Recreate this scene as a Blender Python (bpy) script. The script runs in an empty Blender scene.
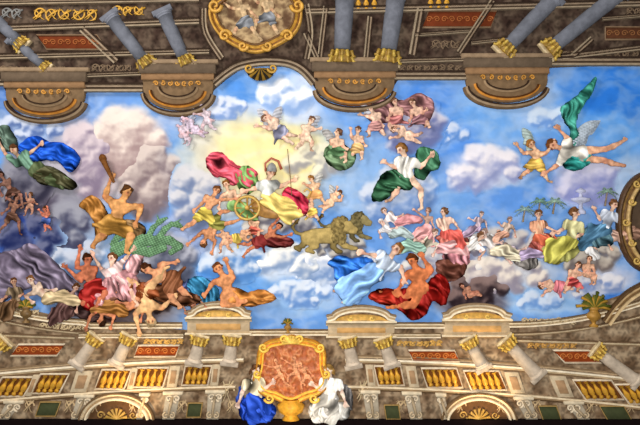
import bpy, math, random
import numpy as np
from mathutils import Vector, geometry
random.seed(5)
S=0.025; CZ=1.6; H=17.6
def lin(c): return (np.clip(np.asarray(c,float),0,255)/255.)**2.2
# ---------- noise ----------
_r=np.random.RandomState(11); _A=_r.rand(256,256)*2*np.pi; GX=np.cos(_A); GY=np.sin(_A)
def pn(x,y):
    x=np.asarray(x,float); y=np.asarray(y,float)
    xi=np.floor(x).astype(int); yi=np.floor(y).astype(int); fx=x-xi; fy=y-yi
    u=fx**3*(fx*(fx*6-15)+10); v=fy**3*(fy*(fy*6-15)+10)
    def g(i,j):
        a=(xi+i)%256; b=(yi+j)%256
        return GX[a,b]*(fx-i)+GY[a,b]*(fy-j)
    return ((g(0,0)*(1-u)+g(1,0)*u)*(1-v)+(g(0,1)*(1-u)+g(1,1)*u)*v)*1.5
def fbm(x,y,o=4):
    s=0;a=1;
    for i in range(o): s=s+a*pn(x*2**i+i*17.3,y*2**i+i*9.1); a*=.5
    return s/1.6
def bil(x,y,o=3):
    s=0;a=1;t=0
    for i in range(o): s=s+a*(1-2*np.abs(pn(x*2**i+i*7.7,y*2**i+3.3*i))); t+=a; a*=.5
    return s/t
def sm(x): x=np.clip(x,0,1); return x*x*(3-2*x)
# ---------- materials ----------
def mkmat(name,rough=.85,metal=0.,nscale=6.,amt=.18,bump=.15,spec=.2):
    m=bpy.data.materials.new(name); m.use_nodes=True; nt=m.node_tree; b=nt.nodes['Principled BSDF']
    at=nt.nodes.new('ShaderNodeAttribute'); at.attribute_name='Col'
    tc=nt.nodes.new('ShaderNodeTexCoord'); no=nt.nodes.new('ShaderNodeTexNoise'); no.inputs['Scale'].default_value=nscale; no.inputs['Detail'].default_value=6
    nt.links.new(tc.outputs['Object'],no.inputs['Vector'])
    mr=nt.nodes.new('ShaderNodeMapRange'); mr.inputs['From Min'].default_value=.3; mr.inputs['From Max'].default_value=.7
    mr.inputs['To Min'].default_value=1-amt; mr.inputs['To Max'].default_value=1+amt
    nt.links.new(no.outputs['Fac'],mr.inputs['Value'])
    vm=nt.nodes.new('ShaderNodeVectorMath'); vm.operation='SCALE'
    nt.links.new(at.outputs['Color'],vm.inputs[0]); nt.links.new(mr.outputs['Result'],vm.inputs['Scale'])
    nt.links.new(vm.outputs['Vector'],b.inputs['Base Color'])
    b.inputs['Roughness'].default_value=rough; b.inputs['Metallic'].default_value=metal
    b.inputs['Specular IOR Level'].default_value=spec
    bp=nt.nodes.new('ShaderNodeBump'); bp.inputs['Strength'].default_value=bump; bp.inputs['Distance'].default_value=.02
    nt.links.new(no.outputs['Fac'],bp.inputs['Height']); nt.links.new(bp.outputs['Normal'],b.inputs['Normal'])
    return m
M_SKY=mkmat('fresco_plaster',.95,0,1.5,.05,.0,.02)
M_CLOUD=mkmat('fresco_cloud',.95,0,2.5,.07,.0,.02)
M_SKIN=mkmat('painted_flesh',.98,0,9.,.2,.08,.0)
M_CLOTH=mkmat('painted_cloth',.98,0,7.,.22,.08,.0)
M_STONE=mkmat('painted_stone',.92,0,7.,.18,.2,.08)
M_GOLD=mkmat('gilded_stucco',.5,.12,9.,.3,.4,.4)
M_HAIR=mkmat('painted_hair',.95,0,12.,.3,.3,.0)
# ---------- mesh plumbing ----------
COL=bpy.context.scene.collection
def mk(name,V,F,C,mat,parent=None,org=None,label=None,cat=None,group=None,kind=None,smooth=True):
    V=np.asarray(V,float)
    if parent is not None: org=parent['_o']
    if org is None: org=(float(V[:,0].mean()),float(V[:,1].mean()))
    P=np.stack([-(V[:,0]-org[0])*S, -(V[:,1]-org[1])*S, -V[:,2]*S],1)
    me=bpy.data.meshes.new(name)
    if isinstance(F,np.ndarray): F=F.tolist()
    me.from_pydata(P.tolist(),[],F)
    C=np.asarray(C,float)
    if C.ndim==1: C=np.repeat(C[None],len(V),0)
    ca=me.color_attributes.new('Col','FLOAT_COLOR','POINT')
    ca.data.foreach_set('color',np.concatenate([lin(C),np.ones((len(V),1))],1).astype(np.float32).ravel())
    me.materials.append(mat)
    if smooth: me.polygons.foreach_set('use_smooth',[True]*len(me.polygons))
    ob=bpy.data.objects.new(name,me); COL.objects.link(ob)
    ob['_o']=org
    if parent is not None: ob.parent=parent
    else: ob.location=(-(org[0]-320)*S,(212.5-org[1])*S,H)
    if label: ob['label']=label
    if cat: ob['category']=cat
    if group: ob['group']=group
    if kind: ob['kind']=kind
    return ob
def empty(name,x,y,label,cat,group=None):
    e=bpy.data.objects.new(name,None); COL.objects.link(e); e['_o']=(x,y); e.location=(-(x-320)*S,(212.5-y)*S,H)
    e.empty_display_size=.1
    e['label']=label; e['category']=cat
    if group: e['group']=group
    return e
class B:
    def __init__(s): s.V=[];s.F=[];s.C=[];s.n=0
    def add(s,g,col=None):
        V,F,C=g; V=np.asarray(V,float); C=np.asarray(C,float)
        if col is not None: C=np.asarray(col,float)
        if C.ndim==1: C=np.repeat(C[None],len(V),0)
        s.V.append(V); s.C.append(C); s.F+= [[i+s.n for i in f] for f in F]; s.n+=len(V); return s
    def make(s,name,mat,**k): return mk(name,np.concatenate(s.V),s.F,np.concatenate(s.C),mat,**k)
# ---------- primitives in fresco coordinates (x right, y down, w out of the ceiling) ----------
def prism(poly,w0,w1,col,bev=.6):
    P=np.asarray(poly,float); n=len(P); c=P.mean(0)
    d=c-P; L=np.linalg.norm(d,axis=1,keepdims=True)+1e-6; I=P+d/L*bev
    V=np.concatenate([np.c_[P,np.full(n,w0)],np.c_[P,np.full(n,w1-bev*.7)],np.c_[I,np.full(n,w1)]])
    F=[]
    for k in range(2):
        for i in range(n): j=(i+1)%n; F.append([k*n+i,k*n+j,(k+1)*n+j,(k+1)*n+i])
    F.append([2*n+i for i in range(n)])
    return V,F,np.repeat(np.asarray(col,float)[None],3*n,0)
def rect(x0,y0,x1,y1): return [(x0,y0),(x1,y0),(x1,y1),(x0,y1)]
def lathe(A,Bp,prof,col,w0=2,seg=14,dz=.8):
    A=np.array(A,float);Bp=np.array(Bp,float); d=Bp-A; L=np.linalg.norm(d); n=np.array([-d[1],d[0]])/L
    V=[];F=[];C=[]
    for k,p in enumerate(prof):
        for i in range(seg):
            a=2*math.pi*i/seg; q=A+d*p[0]+n*p[1]*math.cos(a)
            V.append((q[0],q[1],w0+p[1]*math.sin(a)*dz)); C.append(p[2] if len(p)>2 else col)
    for k in range(len(prof)-1):
        for i in range(seg):
            j=(i+1)%seg; F.append([k*seg+i,k*seg+j,(k+1)*seg+j,(k+1)*seg+i])
    F.append(list(range(seg))); F.append([(len(prof)-1)*seg+i for i in range(seg)])
    return V,F,np.array(C,float)
def sweep(path,prof,closed=False):
    P=np.asarray(path,float); n=len(P)
    T=np.roll(P,-1,0)-np.roll(P,1,0)
    if not closed: T[0]=P[1]-P[0]; T[-1]=P[-1]-P[-2]
    T/=np.linalg.norm(T,axis=1,keepdims=True)+1e-9; N=np.c_[-T[:,1],T[:,0]]
    V=[];C=[];m=len(prof)
    for i in range(n):
        for o,h,c in prof: q=P[i]+N[i]*o; V.append((q[0],q[1],h)); C.append(c)
    F=[]
    for i in range(n if closed else n-1):
        j=(i+1)%n
        for k in range(m-1): F.append([i*m+k,j*m+k,j*m+k+1,i*m+k+1])
    return V,F,np.array(C,float)
def tube(path,r0,r1,col,seg=7,dz=.9):
    P=np.asarray(path,float); n=len(P)
    if P.shape[1]==2: P=np.c_[P,np.full(n,2.)]
    T=np.gradient(P[:,:2],axis=0); T/=np.linalg.norm(T,axis=1,keepdims=True)+1e-9; N=np.c_[-T[:,1],T[:,0]]
    V=[];F=[]
    for i in range(n):
        r=r0+(r1-r0)*i/(n-1)
        for s in range(seg):
            a=2*math.pi*s/seg; V.append((P[i,0]+N[i,0]*r*math.cos(a),P[i,1]+N[i,1]*r*math.cos(a),P[i,2]+r*math.sin(a)*dz))
    for i in range(n-1):
        for s in range(seg): t=(s+1)%seg; F.append([i*seg+s,i*seg+t,(i+1)*seg+t,(i+1)*seg+s])
    F.append(list(range(seg)));F.append([(n-1)*seg+s for s in range(seg)])
    return V,F,np.repeat(np.asarray(col,float)[None],len(V),0)
def spiral(cx,cy,r,a0,turns,w=2.,n=26,tight=.12):
    return [(cx+r*(1-(1-tight)*i/n)*math.cos(a0+turns*2*math.pi*i/n),cy+r*(1-(1-tight)*i/n)*math.sin(a0+turns*2*math.pi*i/n),w) for i in range(n+1)]
def arc(cx,cy,rx,ry,a0,a1,n=24): return [(cx+rx*math.cos(math.radians(a0+(a1-a0)*i/n)),cy+ry*math.sin(math.radians(a0+(a1-a0)*i/n))) for i in range(n+1)]
def catmull(P,sub=6,closed=True):
    P=np.asarray(P,float); n=len(P); out=[]
    for i in range(n if closed else n-1):
        if closed: a,b,c,d=P[(i-1)%n],P[i],P[(i+1)%n],P[(i+2)%n]
        else: a,b,c,d=P[max(i-1,0)],P[i],P[i+1],P[min(i+2,n-1)]
        for k in range(sub):
            t=k/sub; out.append(.5*((2*b)+(-a+c)*t+(2*a-5*b+4*c-d)*t*t+(-a+3*b-3*c+d)*t**3))
    if not closed: out.append(P[-1])
    return np.array(out)
def segdist(p,O):
    A=O;Bq=np.roll(O,-1,0); D=Bq-A; L=(D**2).sum(1)+1e-9
    t=np.clip(((p[:,None,0]-A[None,:,0])*D[None,:,0]+(p[:,None,1]-A[None,:,1])*D[None,:,1])/L,0,1)
    dx=p[:,None,0]-A[None,:,0]-t*D[None,:,0]; dy=p[:,None,1]-A[None,:,1]-t*D[None,:,1]
    return np.sqrt((dx*dx+dy*dy).min(1))
def inpoly(p,O):
    x,y=p[:,0],p[:,1]; c=np.zeros(len(p),bool); n=len(O)
    for i in range(n):
        x0,y0=O[i];x1,y1=O[(i+1)%n]
        if y0==y1: continue
        c^=((y0>y)!=(y1>y))&(x<(x1-x0)*(y-y0)/(y1-y0)+x0)
    return c
def fill(outline,step,smooth=True,sub=6):
    O=catmull(outline,sub) if smooth else np.asarray(outline,float)
    x0,y0=O.min(0);x1,y1=O.max(0)
    gx,gy=np.meshgrid(np.arange(x0,x1,step),np.arange(y0,y1,step*.87)); gx=gx+((np.arange(gx.shape[0])%2)*step/2)[:,None]
    p=np.c_[gx.ravel(),gy.ravel()]; p=p[inpoly(p,O)]
    if len(p): p=p[segdist(p,O)>step*.45]
    allp=np.concatenate([O,p]); n=len(O)
    r=geometry.delaunay_2d_cdt([Vector(q) for q in allp],[],[list(range(n))],1,1e-4)
    V=np.array([[v.x,v.y] for v in r[0]]); return V,[list(f) for f in r[2]],O
def relief(outline,height,color,step=1.4,smooth=True,sub=6,skirt=True):
    V,F,O=fill(outline,step,smooth,sub); d=segdist(V,O)
    w=height(V[:,0],V[:,1],d); C=color(V[:,0],V[:,1],d,w)
    V3=np.c_[V,w]
    if skirt:
        n=len(O); wo=height(O[:,0],O[:,1],np.zeros(n)); co=color(O[:,0],O[:,1],np.zeros(n),wo); b=len(V3)
        V3=np.concatenate([V3,np.c_[O,wo],np.c_[O,np.full(n,-.4)]]); C=np.concatenate([C,co,co*.8])
        F=F+[[b+i,b+(i+1)%n,b+n+(i+1)%n,b+n+i] for i in range(n)]
    return V3,F,C
# ---------- painted heaven ----------
PATCH=[(30,100,70,26,(62,104,176)),(15,128,35,16,(150,168,200)),(95,108,45,16,(112,150,210)),(85,165,48,50,(184,166,168)),(140,160,40,50,(190,172,168)),
(122,130,34,22,(228,218,212)),(60,200,40,28,(132,130,142)),(22,215,45,40,(74,64,78)),(15,238,32,24,(36,62,142)),(78,250,44,26,(150,174,206)),(85,222,25,16,(112,118,140)),
(205,112,48,28,(164,182,218)),(178,160,22,34,(88,144,218)),(215,150,35,26,(204,200,196)),(262,165,90,60,(226,216,182)),(268,158,60,44,(252,234,160)),
(290,98,46,24,(210,222,242)),(240,88,30,14,(82,140,216)),(375,96,70,18,(96,148,224)),(355,180,42,44,(142,178,222)),(445,110,42,32,(70,130,220)),(505,112,62,34,(116,170,234)),
(462,160,30,30,(90,146,228)),(488,170,40,20,(212,214,232)),(545,105,40,26,(148,186,236)),(612,92,55,30,(42,118,220)),(600,140,50,30,(98,162,234)),(588,188,38,24,(178,182,222)),
(450,205,60,18,(112,160,222)),(515,202,45,14,(96,148,224)),(628,180,20,28,(166,194,228)),(240,272,60,32,(72,140,218)),(290,262,50,20,(216,222,232)),(303,300,40,18,(150,186,228)),
(225,314,60,14,(98,142,202)),(480,272,80,20,(216,210,208)),(545,298,70,18,(146,188,234)),(600,280,40,18,(206,206,220)),(618,306,34,14,(48,112,210)),(470,300,42,20,(98,86,92)),
(120,300,64,36,(96,72,62)),(35,275,50,26,(102,94,116)),(190,235,34,28,(146,160,198)),(330,270,30,25,(202,212,228))]
def sky(x,y):
    x=np.asarray(x,float);y=np.asarray(y,float)
    wx=x+12*fbm(x/34,y/34,4); wy=y+10*fbm(x/34+50,y/34+20,4)
    c=np.zeros(x.shape+(3,))+np.array((106,154,220.))
    for px,py,rx,ry,col in PATCH:
        q=((wx-px)/rx)**2+((wy-py)/ry)**2
        a=(sm(1.35-q)*.85)[...,None]
        c=c*(1-a)+np.array(col,float)*a
    b=bil(wx/44+3,wy/22,3); k=sm((b-.2)*1.5)[...,None]*.34
    c=c*(1-k)+(c*.3+np.array((234,232,234.))*.7)*k
    return np.clip(c*(1+.07*fbm(x/11,y/11,3)[...,None]),0,255)
gx=np.arange(-70,711,1.3); gy=np.arange(-70,496,1.3); X,Y=np.meshgrid(gx,gy)
C=sky(X,Y).reshape(-1,3); nx,ny=len(gx),len(gy)
I=np.arange(nx*ny).reshape(ny,nx)
Fq=np.stack([I[:-1,:-1],I[:-1,1:],I[1:,1:],I[1:,:-1]],-1).reshape(-1,4)
mk('ceiling',np.c_[X.ravel(),Y.ravel(),np.zeros(nx*ny)],Fq,C,M_SKY,org=(320,212.5),label='frescoed ceiling painted with blue sky and clouds',cat='ceiling',kind='structure')
CI=[0]
def cloud(cx,cy,rx,ry,hi,lo,label,h=.9,seed=1,dens=1.):
    CI[0]+=1; z0=.12+.035*CI[0]
    R=np.random.RandomState(seed*7+1); K=int(8+rx*ry/85*dens); a=R.rand(K)*2*np.pi; q=np.sqrt(R.rand(K))*.74
    px=cx+rx*q*np.cos(a); py=cy+ry*q*np.sin(a); pr=(.32+.4*R.rand(K))*min(rx,ry)*(1.12-q*.4)+2.5
    o=[(cx+rx*1.2*math.cos(t),cy+ry*1.2*math.sin(t)) for t in np.linspace(0,2*math.pi,25)[:-1]]
    hi=np.array(hi,float)*.95+np.array((255,240,220.))*.05;lo=np.array(lo,float)*.94
    def ev(x,y):
        wx=x+6.*fbm(x/16+seed,y/14,3); wy=y+5.*fbm(x/16,y/14+seed,3)
        dx=wx[:,None]-px;dy=wy[:,None]-py; z=np.clip(1-(dx*dx+dy*dy)/pr**2,0,1)
        return np.log(np.exp(8*z).mean(1)+1e-9)/8+.05*bil(wx/9,wy/8,2)*z.max(1), z.max(1)
    def hg(x,y,d): H_,z=ev(x,y); return z0+h*np.clip(H_,0,1.2)*sm(z/.4)*sm(d/5)
    def cc(x,y,d,w):
        H_,z=ev(x,y); H2,_=ev(x-2.4,y-3.6); g=(H_-H2)
        t=sm(.47+2.3*g-.30*(y-cy)/ry+.30*fbm(x/19+seed,y/14,3))[:,None]; k=(sm(z/.8)*sm(d/4)*.94)[:,None]  # lit upper-left and shaded lower sides painted into the cloud colour
        c=lo*(1-t)+hi*t
        return sky(x,y)*(1-k)+c*k
    V,F,O=fill(o,1.35,True,2); _,z=ev(V[:,0],V[:,1]); d=segdist(V,O); al=(z>.015)&(d>.2)
    w=hg(V[:,0],V[:,1],d); Cc=cc(V[:,0],V[:,1],d,w); F=[f for f in F if al[f].all()]
    # keep the largest connected mass
    par=list(range(len(V)))
    def fd(i):
        while par[i]!=i: par[i]=par[par[i]]; i=par[i]
        return i
    for f in F:
        a_=fd(f[0])
        for j in f[1:]: par[fd(j)]=a_
    cnt={}
    for f in F: r_=fd(f[0]); cnt[r_]=cnt.get(r_,0)+1
    best=max(cnt,key=cnt.get); F=[f for f in F if fd(f[0])==best]
    us=sorted({i for f in F for i in f}); mp={i:k for k,i in enumerate(us)}; F=[[mp[i] for i in f] for f in F]
    return mk('cloud',np.c_[V,w][us],F,Cc[us],M_CLOUD,label=label,cat='cloud',org=(cx,cy))
CL=[(126,142,42,34,(240,222,208),(170,142,140),'tall rosy cloud bank behind a club bearer'),
(150,178,30,40,(212,194,184),(132,112,114),'rosy grey cloud column behind the club bearer'),
(88,156,28,44,(216,198,202),(140,124,146),'pinkish cloud beside a blue cloaked figure'),
(28,128,36,14,(200,208,226),(96,120,174),'pale blue grey cloud under the cornice'),
(60,226,34,24,(150,150,162),(70,70,94),'dusky grey cloud over dark sky'),
(85,262,40,22,(202,208,222),(100,126,164),'pale grey blue cloud above fallen figures'),
(288,98,42,18,(250,250,252),(146,178,228),'bright white puffy cloud at the top arch'),
(225,108,34,12,(216,222,238),(130,160,214),'thin white cloud below the cornice arch'),
(320,160,40,18,(236,228,200),(164,160,160),'cream cloud carrying winged putti'),
(400,196,44,30,(214,220,234),(104,138,196),'blue white cloud below a green robed woman'),
(482,172,44,26,(244,236,240),(150,158,204),'white lilac cloud in open blue sky'),
(448,134,22,12,(210,220,240),(104,150,220),'small white cloud in deep blue sky'),
(545,118,34,12,(208,224,244),(116,160,228),'long pale wisp of cloud'),
(588,184,38,28,(212,208,230),(142,148,202),'lilac dome shaped cloud beside palms'),
(340,268,56,22,(246,244,244),(122,152,200),'white cloud bank below the lions'),
(290,262,46,20,(250,246,238),(136,160,198),'bright white cloud bank beneath the chariot'),
(440,264,56,20,(240,232,222),(142,148,178),'white cloud under seated figures'),
(500,274,56,20,(242,228,212),(154,144,158),'warm white cloud bank in the heavens'),
(500,242,70,16,(212,200,190),(130,122,136),'hazy grey cloud holding seated women'),
(590,258,50,16,(214,198,178),(124,110,104),'dun coloured cloud bench under seated women'),
(588,286,44,14,(232,228,232),(132,154,204),'white cloud under playful cherubs'),
(536,300,36,11,(210,222,240),(116,158,220),'pale blue cloud above the gallery'),
(474,290,44,19,(126,102,98),(44,34,38),'dark brown smoky cloud beside a red cloak'),
(232,262,38,20,(218,226,238),(88,138,204),'blue white cloud beside a kneeling man'),
(168,260,36,26,(180,180,190),(86,88,106),'grey cloud over the fallen group'),
(300,294,44,14,(220,228,240),(108,148,210),'light blue cloud above the cartouche'),
(196,196,24,38,(212,208,210),(118,132,168),'pale grey cloud behind the chariot'),
(262,224,64,18,(216,206,192),(106,100,108),'grey cloud carrying the golden chariot'),
(345,246,44,14,(196,186,172),(96,92,98),'grey cloud trodden by the lions'),
(412,124,36,28,(214,204,212),(112,118,166),'lilac cloud crowded with putti'),
(28,182,38,28,(144,140,150),(54,52,68),'dark grey cloud under the blue cloaked figure'),
(30,236,34,22,(98,102,134),(36,44,88),'deep blue shadowed cloud'),
(120,300,70,18,(110,86,72),(40,30,28),'dark brown rocky cloud under fallen figures')]
for i,c in enumerate(CL): cloud(c[0],c[1],c[2],c[3],c[4],c[5],c[6],seed=i+3)
# ---------- implicit bodies ----------
def surfnet(F,org,h):
    ins=F<0; nx,ny,nz=F.shape
    cor=[(i,j,k) for i in (0,1) for j in (0,1) for k in (0,1)]
    cnt=sum(ins[i:nx-1+i,j:ny-1+j,k:nz-1+k].astype(np.int8) for i,j,k in cor)
    A=np.argwhere((cnt>0)&(cnt<8)); N=len(A)
    idx=-np.ones((nx-1,ny-1,nz-1),int); idx[A[:,0],A[:,1],A[:,2]]=np.arange(N)
    fv=[F[A[:,0]+i,A[:,1]+j,A[:,2]+k] for i,j,k in cor]
    P=np.zeros((N,3));W=np.zeros(N)
    for a in range(8):
        for b in range(a+1,8):
            ca,cb=np.array(cor[a]),np.array(cor[b])
            if abs(ca-cb).sum()!=1: continue
            x=(fv[a]<0)!=(fv[b]<0); t=np.where(x,fv[a]/(fv[a]-fv[b]+1e-12),0)
            P+=np.where(x[:,None],ca+(cb-ca)*t[:,None],0); W+=x
    P=(P/W[:,None]+A)*h+org
    Q=[]
    for ax in range(3):
        sl0=[slice(None)]*3; sl1=[slice(None)]*3; sl0[ax]=slice(0,-1); sl1[ax]=slice(1,None)
        ch=ins[tuple(sl0)]!=ins[tuple(sl1)]; E=np.argwhere(ch); b,c=[(1,2),(2,0),(0,1)][ax]
        E=E[(E[:,b]>0)&(E[:,c]>0)&(E[:,b]<idx.shape[b])&(E[:,c]<idx.shape[c])]
        def g(db,dc):
            e=E.copy(); e[:,b]-=db; e[:,c]-=dc; return idx[e[:,0],e[:,1],e[:,2]]
        q=np.stack([g(1,1),g(0,1),g(0,0),g(1,0)],1)
        fl=ins[E[:,0],E[:,1],E[:,2]]; q[fl]=q[fl][:,::-1]; Q.append(q)
    return P,np.concatenate(Q)
def blend(caps,h,k,disp=None):
    lo=np.min([np.minimum(c[0],c[1])-max(c[2],c[3]) for c in caps],0)-3*h
    hi=np.max([np.maximum(c[0],c[1])+max(c[2],c[3]) for c in caps],0)+3*h
    n=np.ceil((hi-lo)/h).astype(int)+1
    ax=[lo[i]+h*np.arange(n[i]) for i in range(3)]
    F=np.full(tuple(n),1e3)
    for a,b,ra,rb in caps:
        a=np.array(a,float);b=np.array(b,float); m=max(ra,rb)+2*k+2*h
        s=[]
        for i in range(3):
            l=min(a[i],b[i])-m; u=max(a[i],b[i])+m
            s.append(slice(max(0,int((l-lo[i])/h)),min(n[i],int((u-lo[i])/h)+2)))
        X=ax[0][s[0]][:,None,None];Y=ax[1][s[1]][None,:,None];Z=ax[2][s[2]][None,None,:]
        d=b-a; L=(d**2).sum()+1e-9
        t=np.clip(((X-a[0])*d[0]+(Y-a[1])*d[1]+(Z-a[2])*d[2])/L,0,1)
        D=np.sqrt((X-a[0]-t*d[0])**2+(Y-a[1]-t*d[1])**2+(Z-a[2]-t*d[2])**2)-(ra+(rb-ra)*t)
        kk=min(k,max(ra,rb)*1.2)
        G=F[s[0],s[1],s[2]]; hh=np.maximum(kk-np.abs(G-D),0)/kk
        F[s[0],s[1],s[2]]=np.minimum(G,D)-hh*hh*kk*.25
    if disp is not None:
        F=F+disp(ax[0][:,None],ax[1][None,:])[:,:,None]
    return surfnet(F,lo,h)
def near(P,q,r): return np.clip(1-np.linalg.norm(P-np.asarray(q),axis=1)/r,0,1)[:,None]
POSE={ # chest, head, elbowA, handA, elbowB, handB, kneeA, footA, kneeB, footB   (units: head heights, origin hip, y down)
'stand':[(0,-2.1),(0,-3.1),(-1.2,-1.2),(-1.3,0),(1.2,-1.2),(1.5,-.2),(-.45,1.9),(-.6,3.8),(.55,1.8),(.8,3.6)],
'sit':[(.1,-1.9),(.25,-2.8),(-.9,-1.0),(.1,-.5),(1.1,-1.1),(1.7,-.5),(1.3,.3),(.8,1.9),(1.7,.7),(1.7,2.2)],
'lean':[(-.6,-1.8),(-.9,-2.7),(-1.6,-.9),(-1.9,.1),(.5,-1.2),(1.2,-1.9),(1.3,-.2),(1.6,1.4),(1.7,.6),(2.6,1.6)],
'recline':[(-1.5,-1.2),(-1.9,-2.1),(-2.4,-.4),(-2.0,.4),(-.6,-.7),(.4,-.9),(1.6,-.8),(2.9,.1),(1.7,.1),(3.3,.5)],
'fly':[(-1.9,-.7),(-2.7,-1.2),(-2.7,.4),(-3.7,.2),(-2.4,-1.8),(-3.3,-2.3),(1.7,.1),(3.3,-.3),(1.4,.8),(2.9,1.4)],
'up':[(0,-2.0),(.1,-2.95),(-1.4,-2.5),(-1.6,-3.8),(1.1,-1.4),(1.9,-1.0),(-1.1,1.3),(-1.9,2.8),(1.2,1.2),(.9,2.9)],
'reach':[(-.5,-1.9),(-.8,-2.8),(-1.7,-1.7),(-2.9,-2.1),(.5,-1.1),(1.2,-.5),(-1.2,.9),(-1.2,2.5),(1.0,1.2),(2.1,2.2)],
'fall':[(-1.1,1.5),(-1.5,2.4),(-2.4,1.5),(-3.2,2.4),(.1,2.0),(-.3,3.2),(.8,-1.4),(2.2,-1.9),(1.6,-.2),(3.1,-.8)],
'crouch':[(-1,-1.6),(-1.5,-2.4),(-1.8,-.6),(-1.5,.4),(.0,-.7),(.3,.2),(-.9,.9),(.6,1.5),(1.3,.6),(1.6,2)]}
NP=[0]; ZF=.40
def aniso(t,s,sd): 
    t=t+.9*pn(s*.4+sd,t*.5)
    return .8*(1-2.6*np.abs(pn(t*1.2+sd,s*.26)))+.65*pn(t*2.3,s*.5+sd)+.4*pn(t*4.6,s*1.1+sd)+.3*pn(t*.5+sd,s*.5)-.1
HZ=[0.]; RF=random.Random(3)
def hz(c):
    c=np.array(c,float); return c*(1-HZ[0])+np.array((192,188,202.))*HZ[0]  # pale haze mixed into the figure's colour
def person(label,pose,u,pos,rot=0,flip=False,skin=(214,160,128),hair=(96,62,40),face=None,wear=None,sw=1.,m=1.,long=0,drapes=(),cat='person',w0=None,wings=None,joints=None,group=None,legw=(0.,.25),chub=False,name='person'):
    NP[0]+=1; sd0=NP[0]*3.7
    if face is None: face=(-RF.uniform(.05,.75),RF.uniform(-.35,.5))
    if joints is None:
        a=math.radians(rot); fx=-1 if flip else 1; ks=.62 if chub else 1.
        if flip: face=(-face[0],face[1])
        J=[(0,0)]+list(POSE[pose]); J=[(x*fx*(1 if i in(0,2) else ks)+(0 if i<3 else RF.uniform(-.22,.22)),y*(1 if i==0 else (.78 if i in(1,) and chub else (.85 if chub and i==2 else ks)))+(0 if i<3 else RF.uniform(-.22,.22))) for i,(x,y) in enumerate(J)]
        J=[(pos[0]+u*(x*math.cos(a)-y*math.sin(a)),pos[1]+u*(x*math.sin(a)+y*math.cos(a))) for x,y in J]
    else: J=joints
    if w0 is None: w0=3.2+.18*u
    def v(p,z=0): return np.array([p[0],p[1],z*u])
    hip,ch,hd,eA,hA,eB,hB,kA,fA,kB,fB=[np.array(p,float) for p in J]
    L=np.linalg.norm(hd-ch); hd=ch+(hd-ch)/L*min(L,.95*u)
    if chub: m=m*1.2
    sp=ch-hip; sp/=np.linalg.norm(sp)+1e-9; pr=np.array([-sp[1],sp[0]])
    if np.dot(eA-eB,pr)<0: pr=-pr
    sA=v(ch+pr*.70*u*sw-sp*.14*u,.0); sB=v(ch-pr*.70*u*sw-sp*.14*u,.1)
    pl=pr if np.dot(kA-kB,pr)>=0 else -pr
    qA=v(hip+pl*.32*u*sw,.0); qB=v(hip-pl*.32*u*sw,.1)
    r=u*m; caps=[]
    HD=v(hd,.15); CH=v(ch,.1); HP=v(hip,.05)
    hu=HD-CH; hu/=np.linalg.norm(hu); f=np.array([face[0],face[1],max(.3,1-math.hypot(*face))]); f-=hu*np.dot(f,hu); f/=np.linalg.norm(f)
    sd=np.cross(hu,f); q=u*1.0
    head=[(HD+hu*.1*q-f*.05*q,HD+hu*.02*q+f*.03*q,.38*q,.35*q),(HD-hu*.2*q+f*.1*q,HD-hu*.35*q+f*.14*q,.25*q,.17*q),
          (HD+f*.36*q+hu*.05*q,HD+f*.48*q-hu*.12*q,.05*q,.08*q),(HD+sd*.38*q,HD+sd*.39*q-hu*.12*q,.07*q,.06*q),(HD-sd*.38*q,HD-sd*.39*q-hu*.12*q,.07*q,.06*q),
          (CH,HD-hu*.2*u,.21*r,.17*r)]
    mid=(CH*.42+HP*.58)
    caps+=head
    caps+=[(CH+(sA-CH)*.62+(HP-CH)*.12,CH+(sB-CH)*.62+(HP-CH)*.12,.32*r,.32*r),(CH+(HP-CH)*.2,mid,.45*r,.34*r),(mid,HP,.34*r,.40*r),(qA,qB,.36*r,.36*r)]
    def arm(s,e,h,ze,zh):
        E=v(e,ze);Hh=v(h,zh); out=[(s,s+(E-s)*.5,.22*r,.185*r),(s+(E-s)*.5,E,.185*r,.13*r),(E,E+(Hh-E)*.3,.135*r,.16*r),(E+(Hh-E)*.3,Hh,.16*r,.08*r)]
        d=(Hh-E); d/=np.linalg.norm(d)+1e-9; n=np.array([-d[1],d[0],0]); pc=Hh+d*.22*u
        out.append((Hh,pc,.09*u,.14*u))
        for i,(o,l) in enumerate(((-.13,.26),(-.045,.34),(.045,.32),(.13,.24))):
            k1=pc+n*o*u+d*.08*u; k2=k1+d*l*.55*u+n*o*.5*u; k3=k2+d*l*.45*u-np.array([0,0,.14*u])
            out+= [(k1,k2,.055*u,.05*u),(k2,k3,.05*u,.045*u)]
        t1=Hh+d*.1*u+n*.1*u; t2=t1+n*.14*u+d*.12*u; out+=[(t1,t2,.06*u,.055*u),(t2,t2+d*.12*u,.055*u,.05*u)]
        return out
    aA=arm(sA,eA,hA,.15,.35); aB=arm(sB,eB,hB,.2,.4)
    def leg(qq,k,ft,z):
        K=v(k,z+.25);A=v(ft,z); d=A-K; d/=np.linalg.norm(d)+1e-9; n=np.array([-d[1],d[0],0])*.06*u
        side=np.array([np.sign(face[0]+.01)*.7,0,0])+d*.35+np.array([0,0,.3])
        out=[(qq,K,.36*r,.2*r),(K,K+(A-K)*.33+n,.185*r,.21*r),(K+(A-K)*.33+n,A,.21*r,.10*r),(A,A+side*.45*u,.115*u,.11*u)]
        for i in range(5): 
            t=A+side*(.45-.03*i)*u+np.array([0,(i-2)*.05*u,0]); out.append((t,t+side*.1*u,.04*u,.035*u))
        return out
    lA=leg(qA,kA,fA,legw[0]); lB=leg(qB,kB,fB,legw[1])
    body=caps+aA+aB+lA+lB
    h=.075*u if u>6 else .09*u
    mus=lambda x,y:.045*u*fbm(x/(.40*u)+sd0,y/(.40*u),2)
    P,Q=blend(body,h,.15*u,mus)
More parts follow.
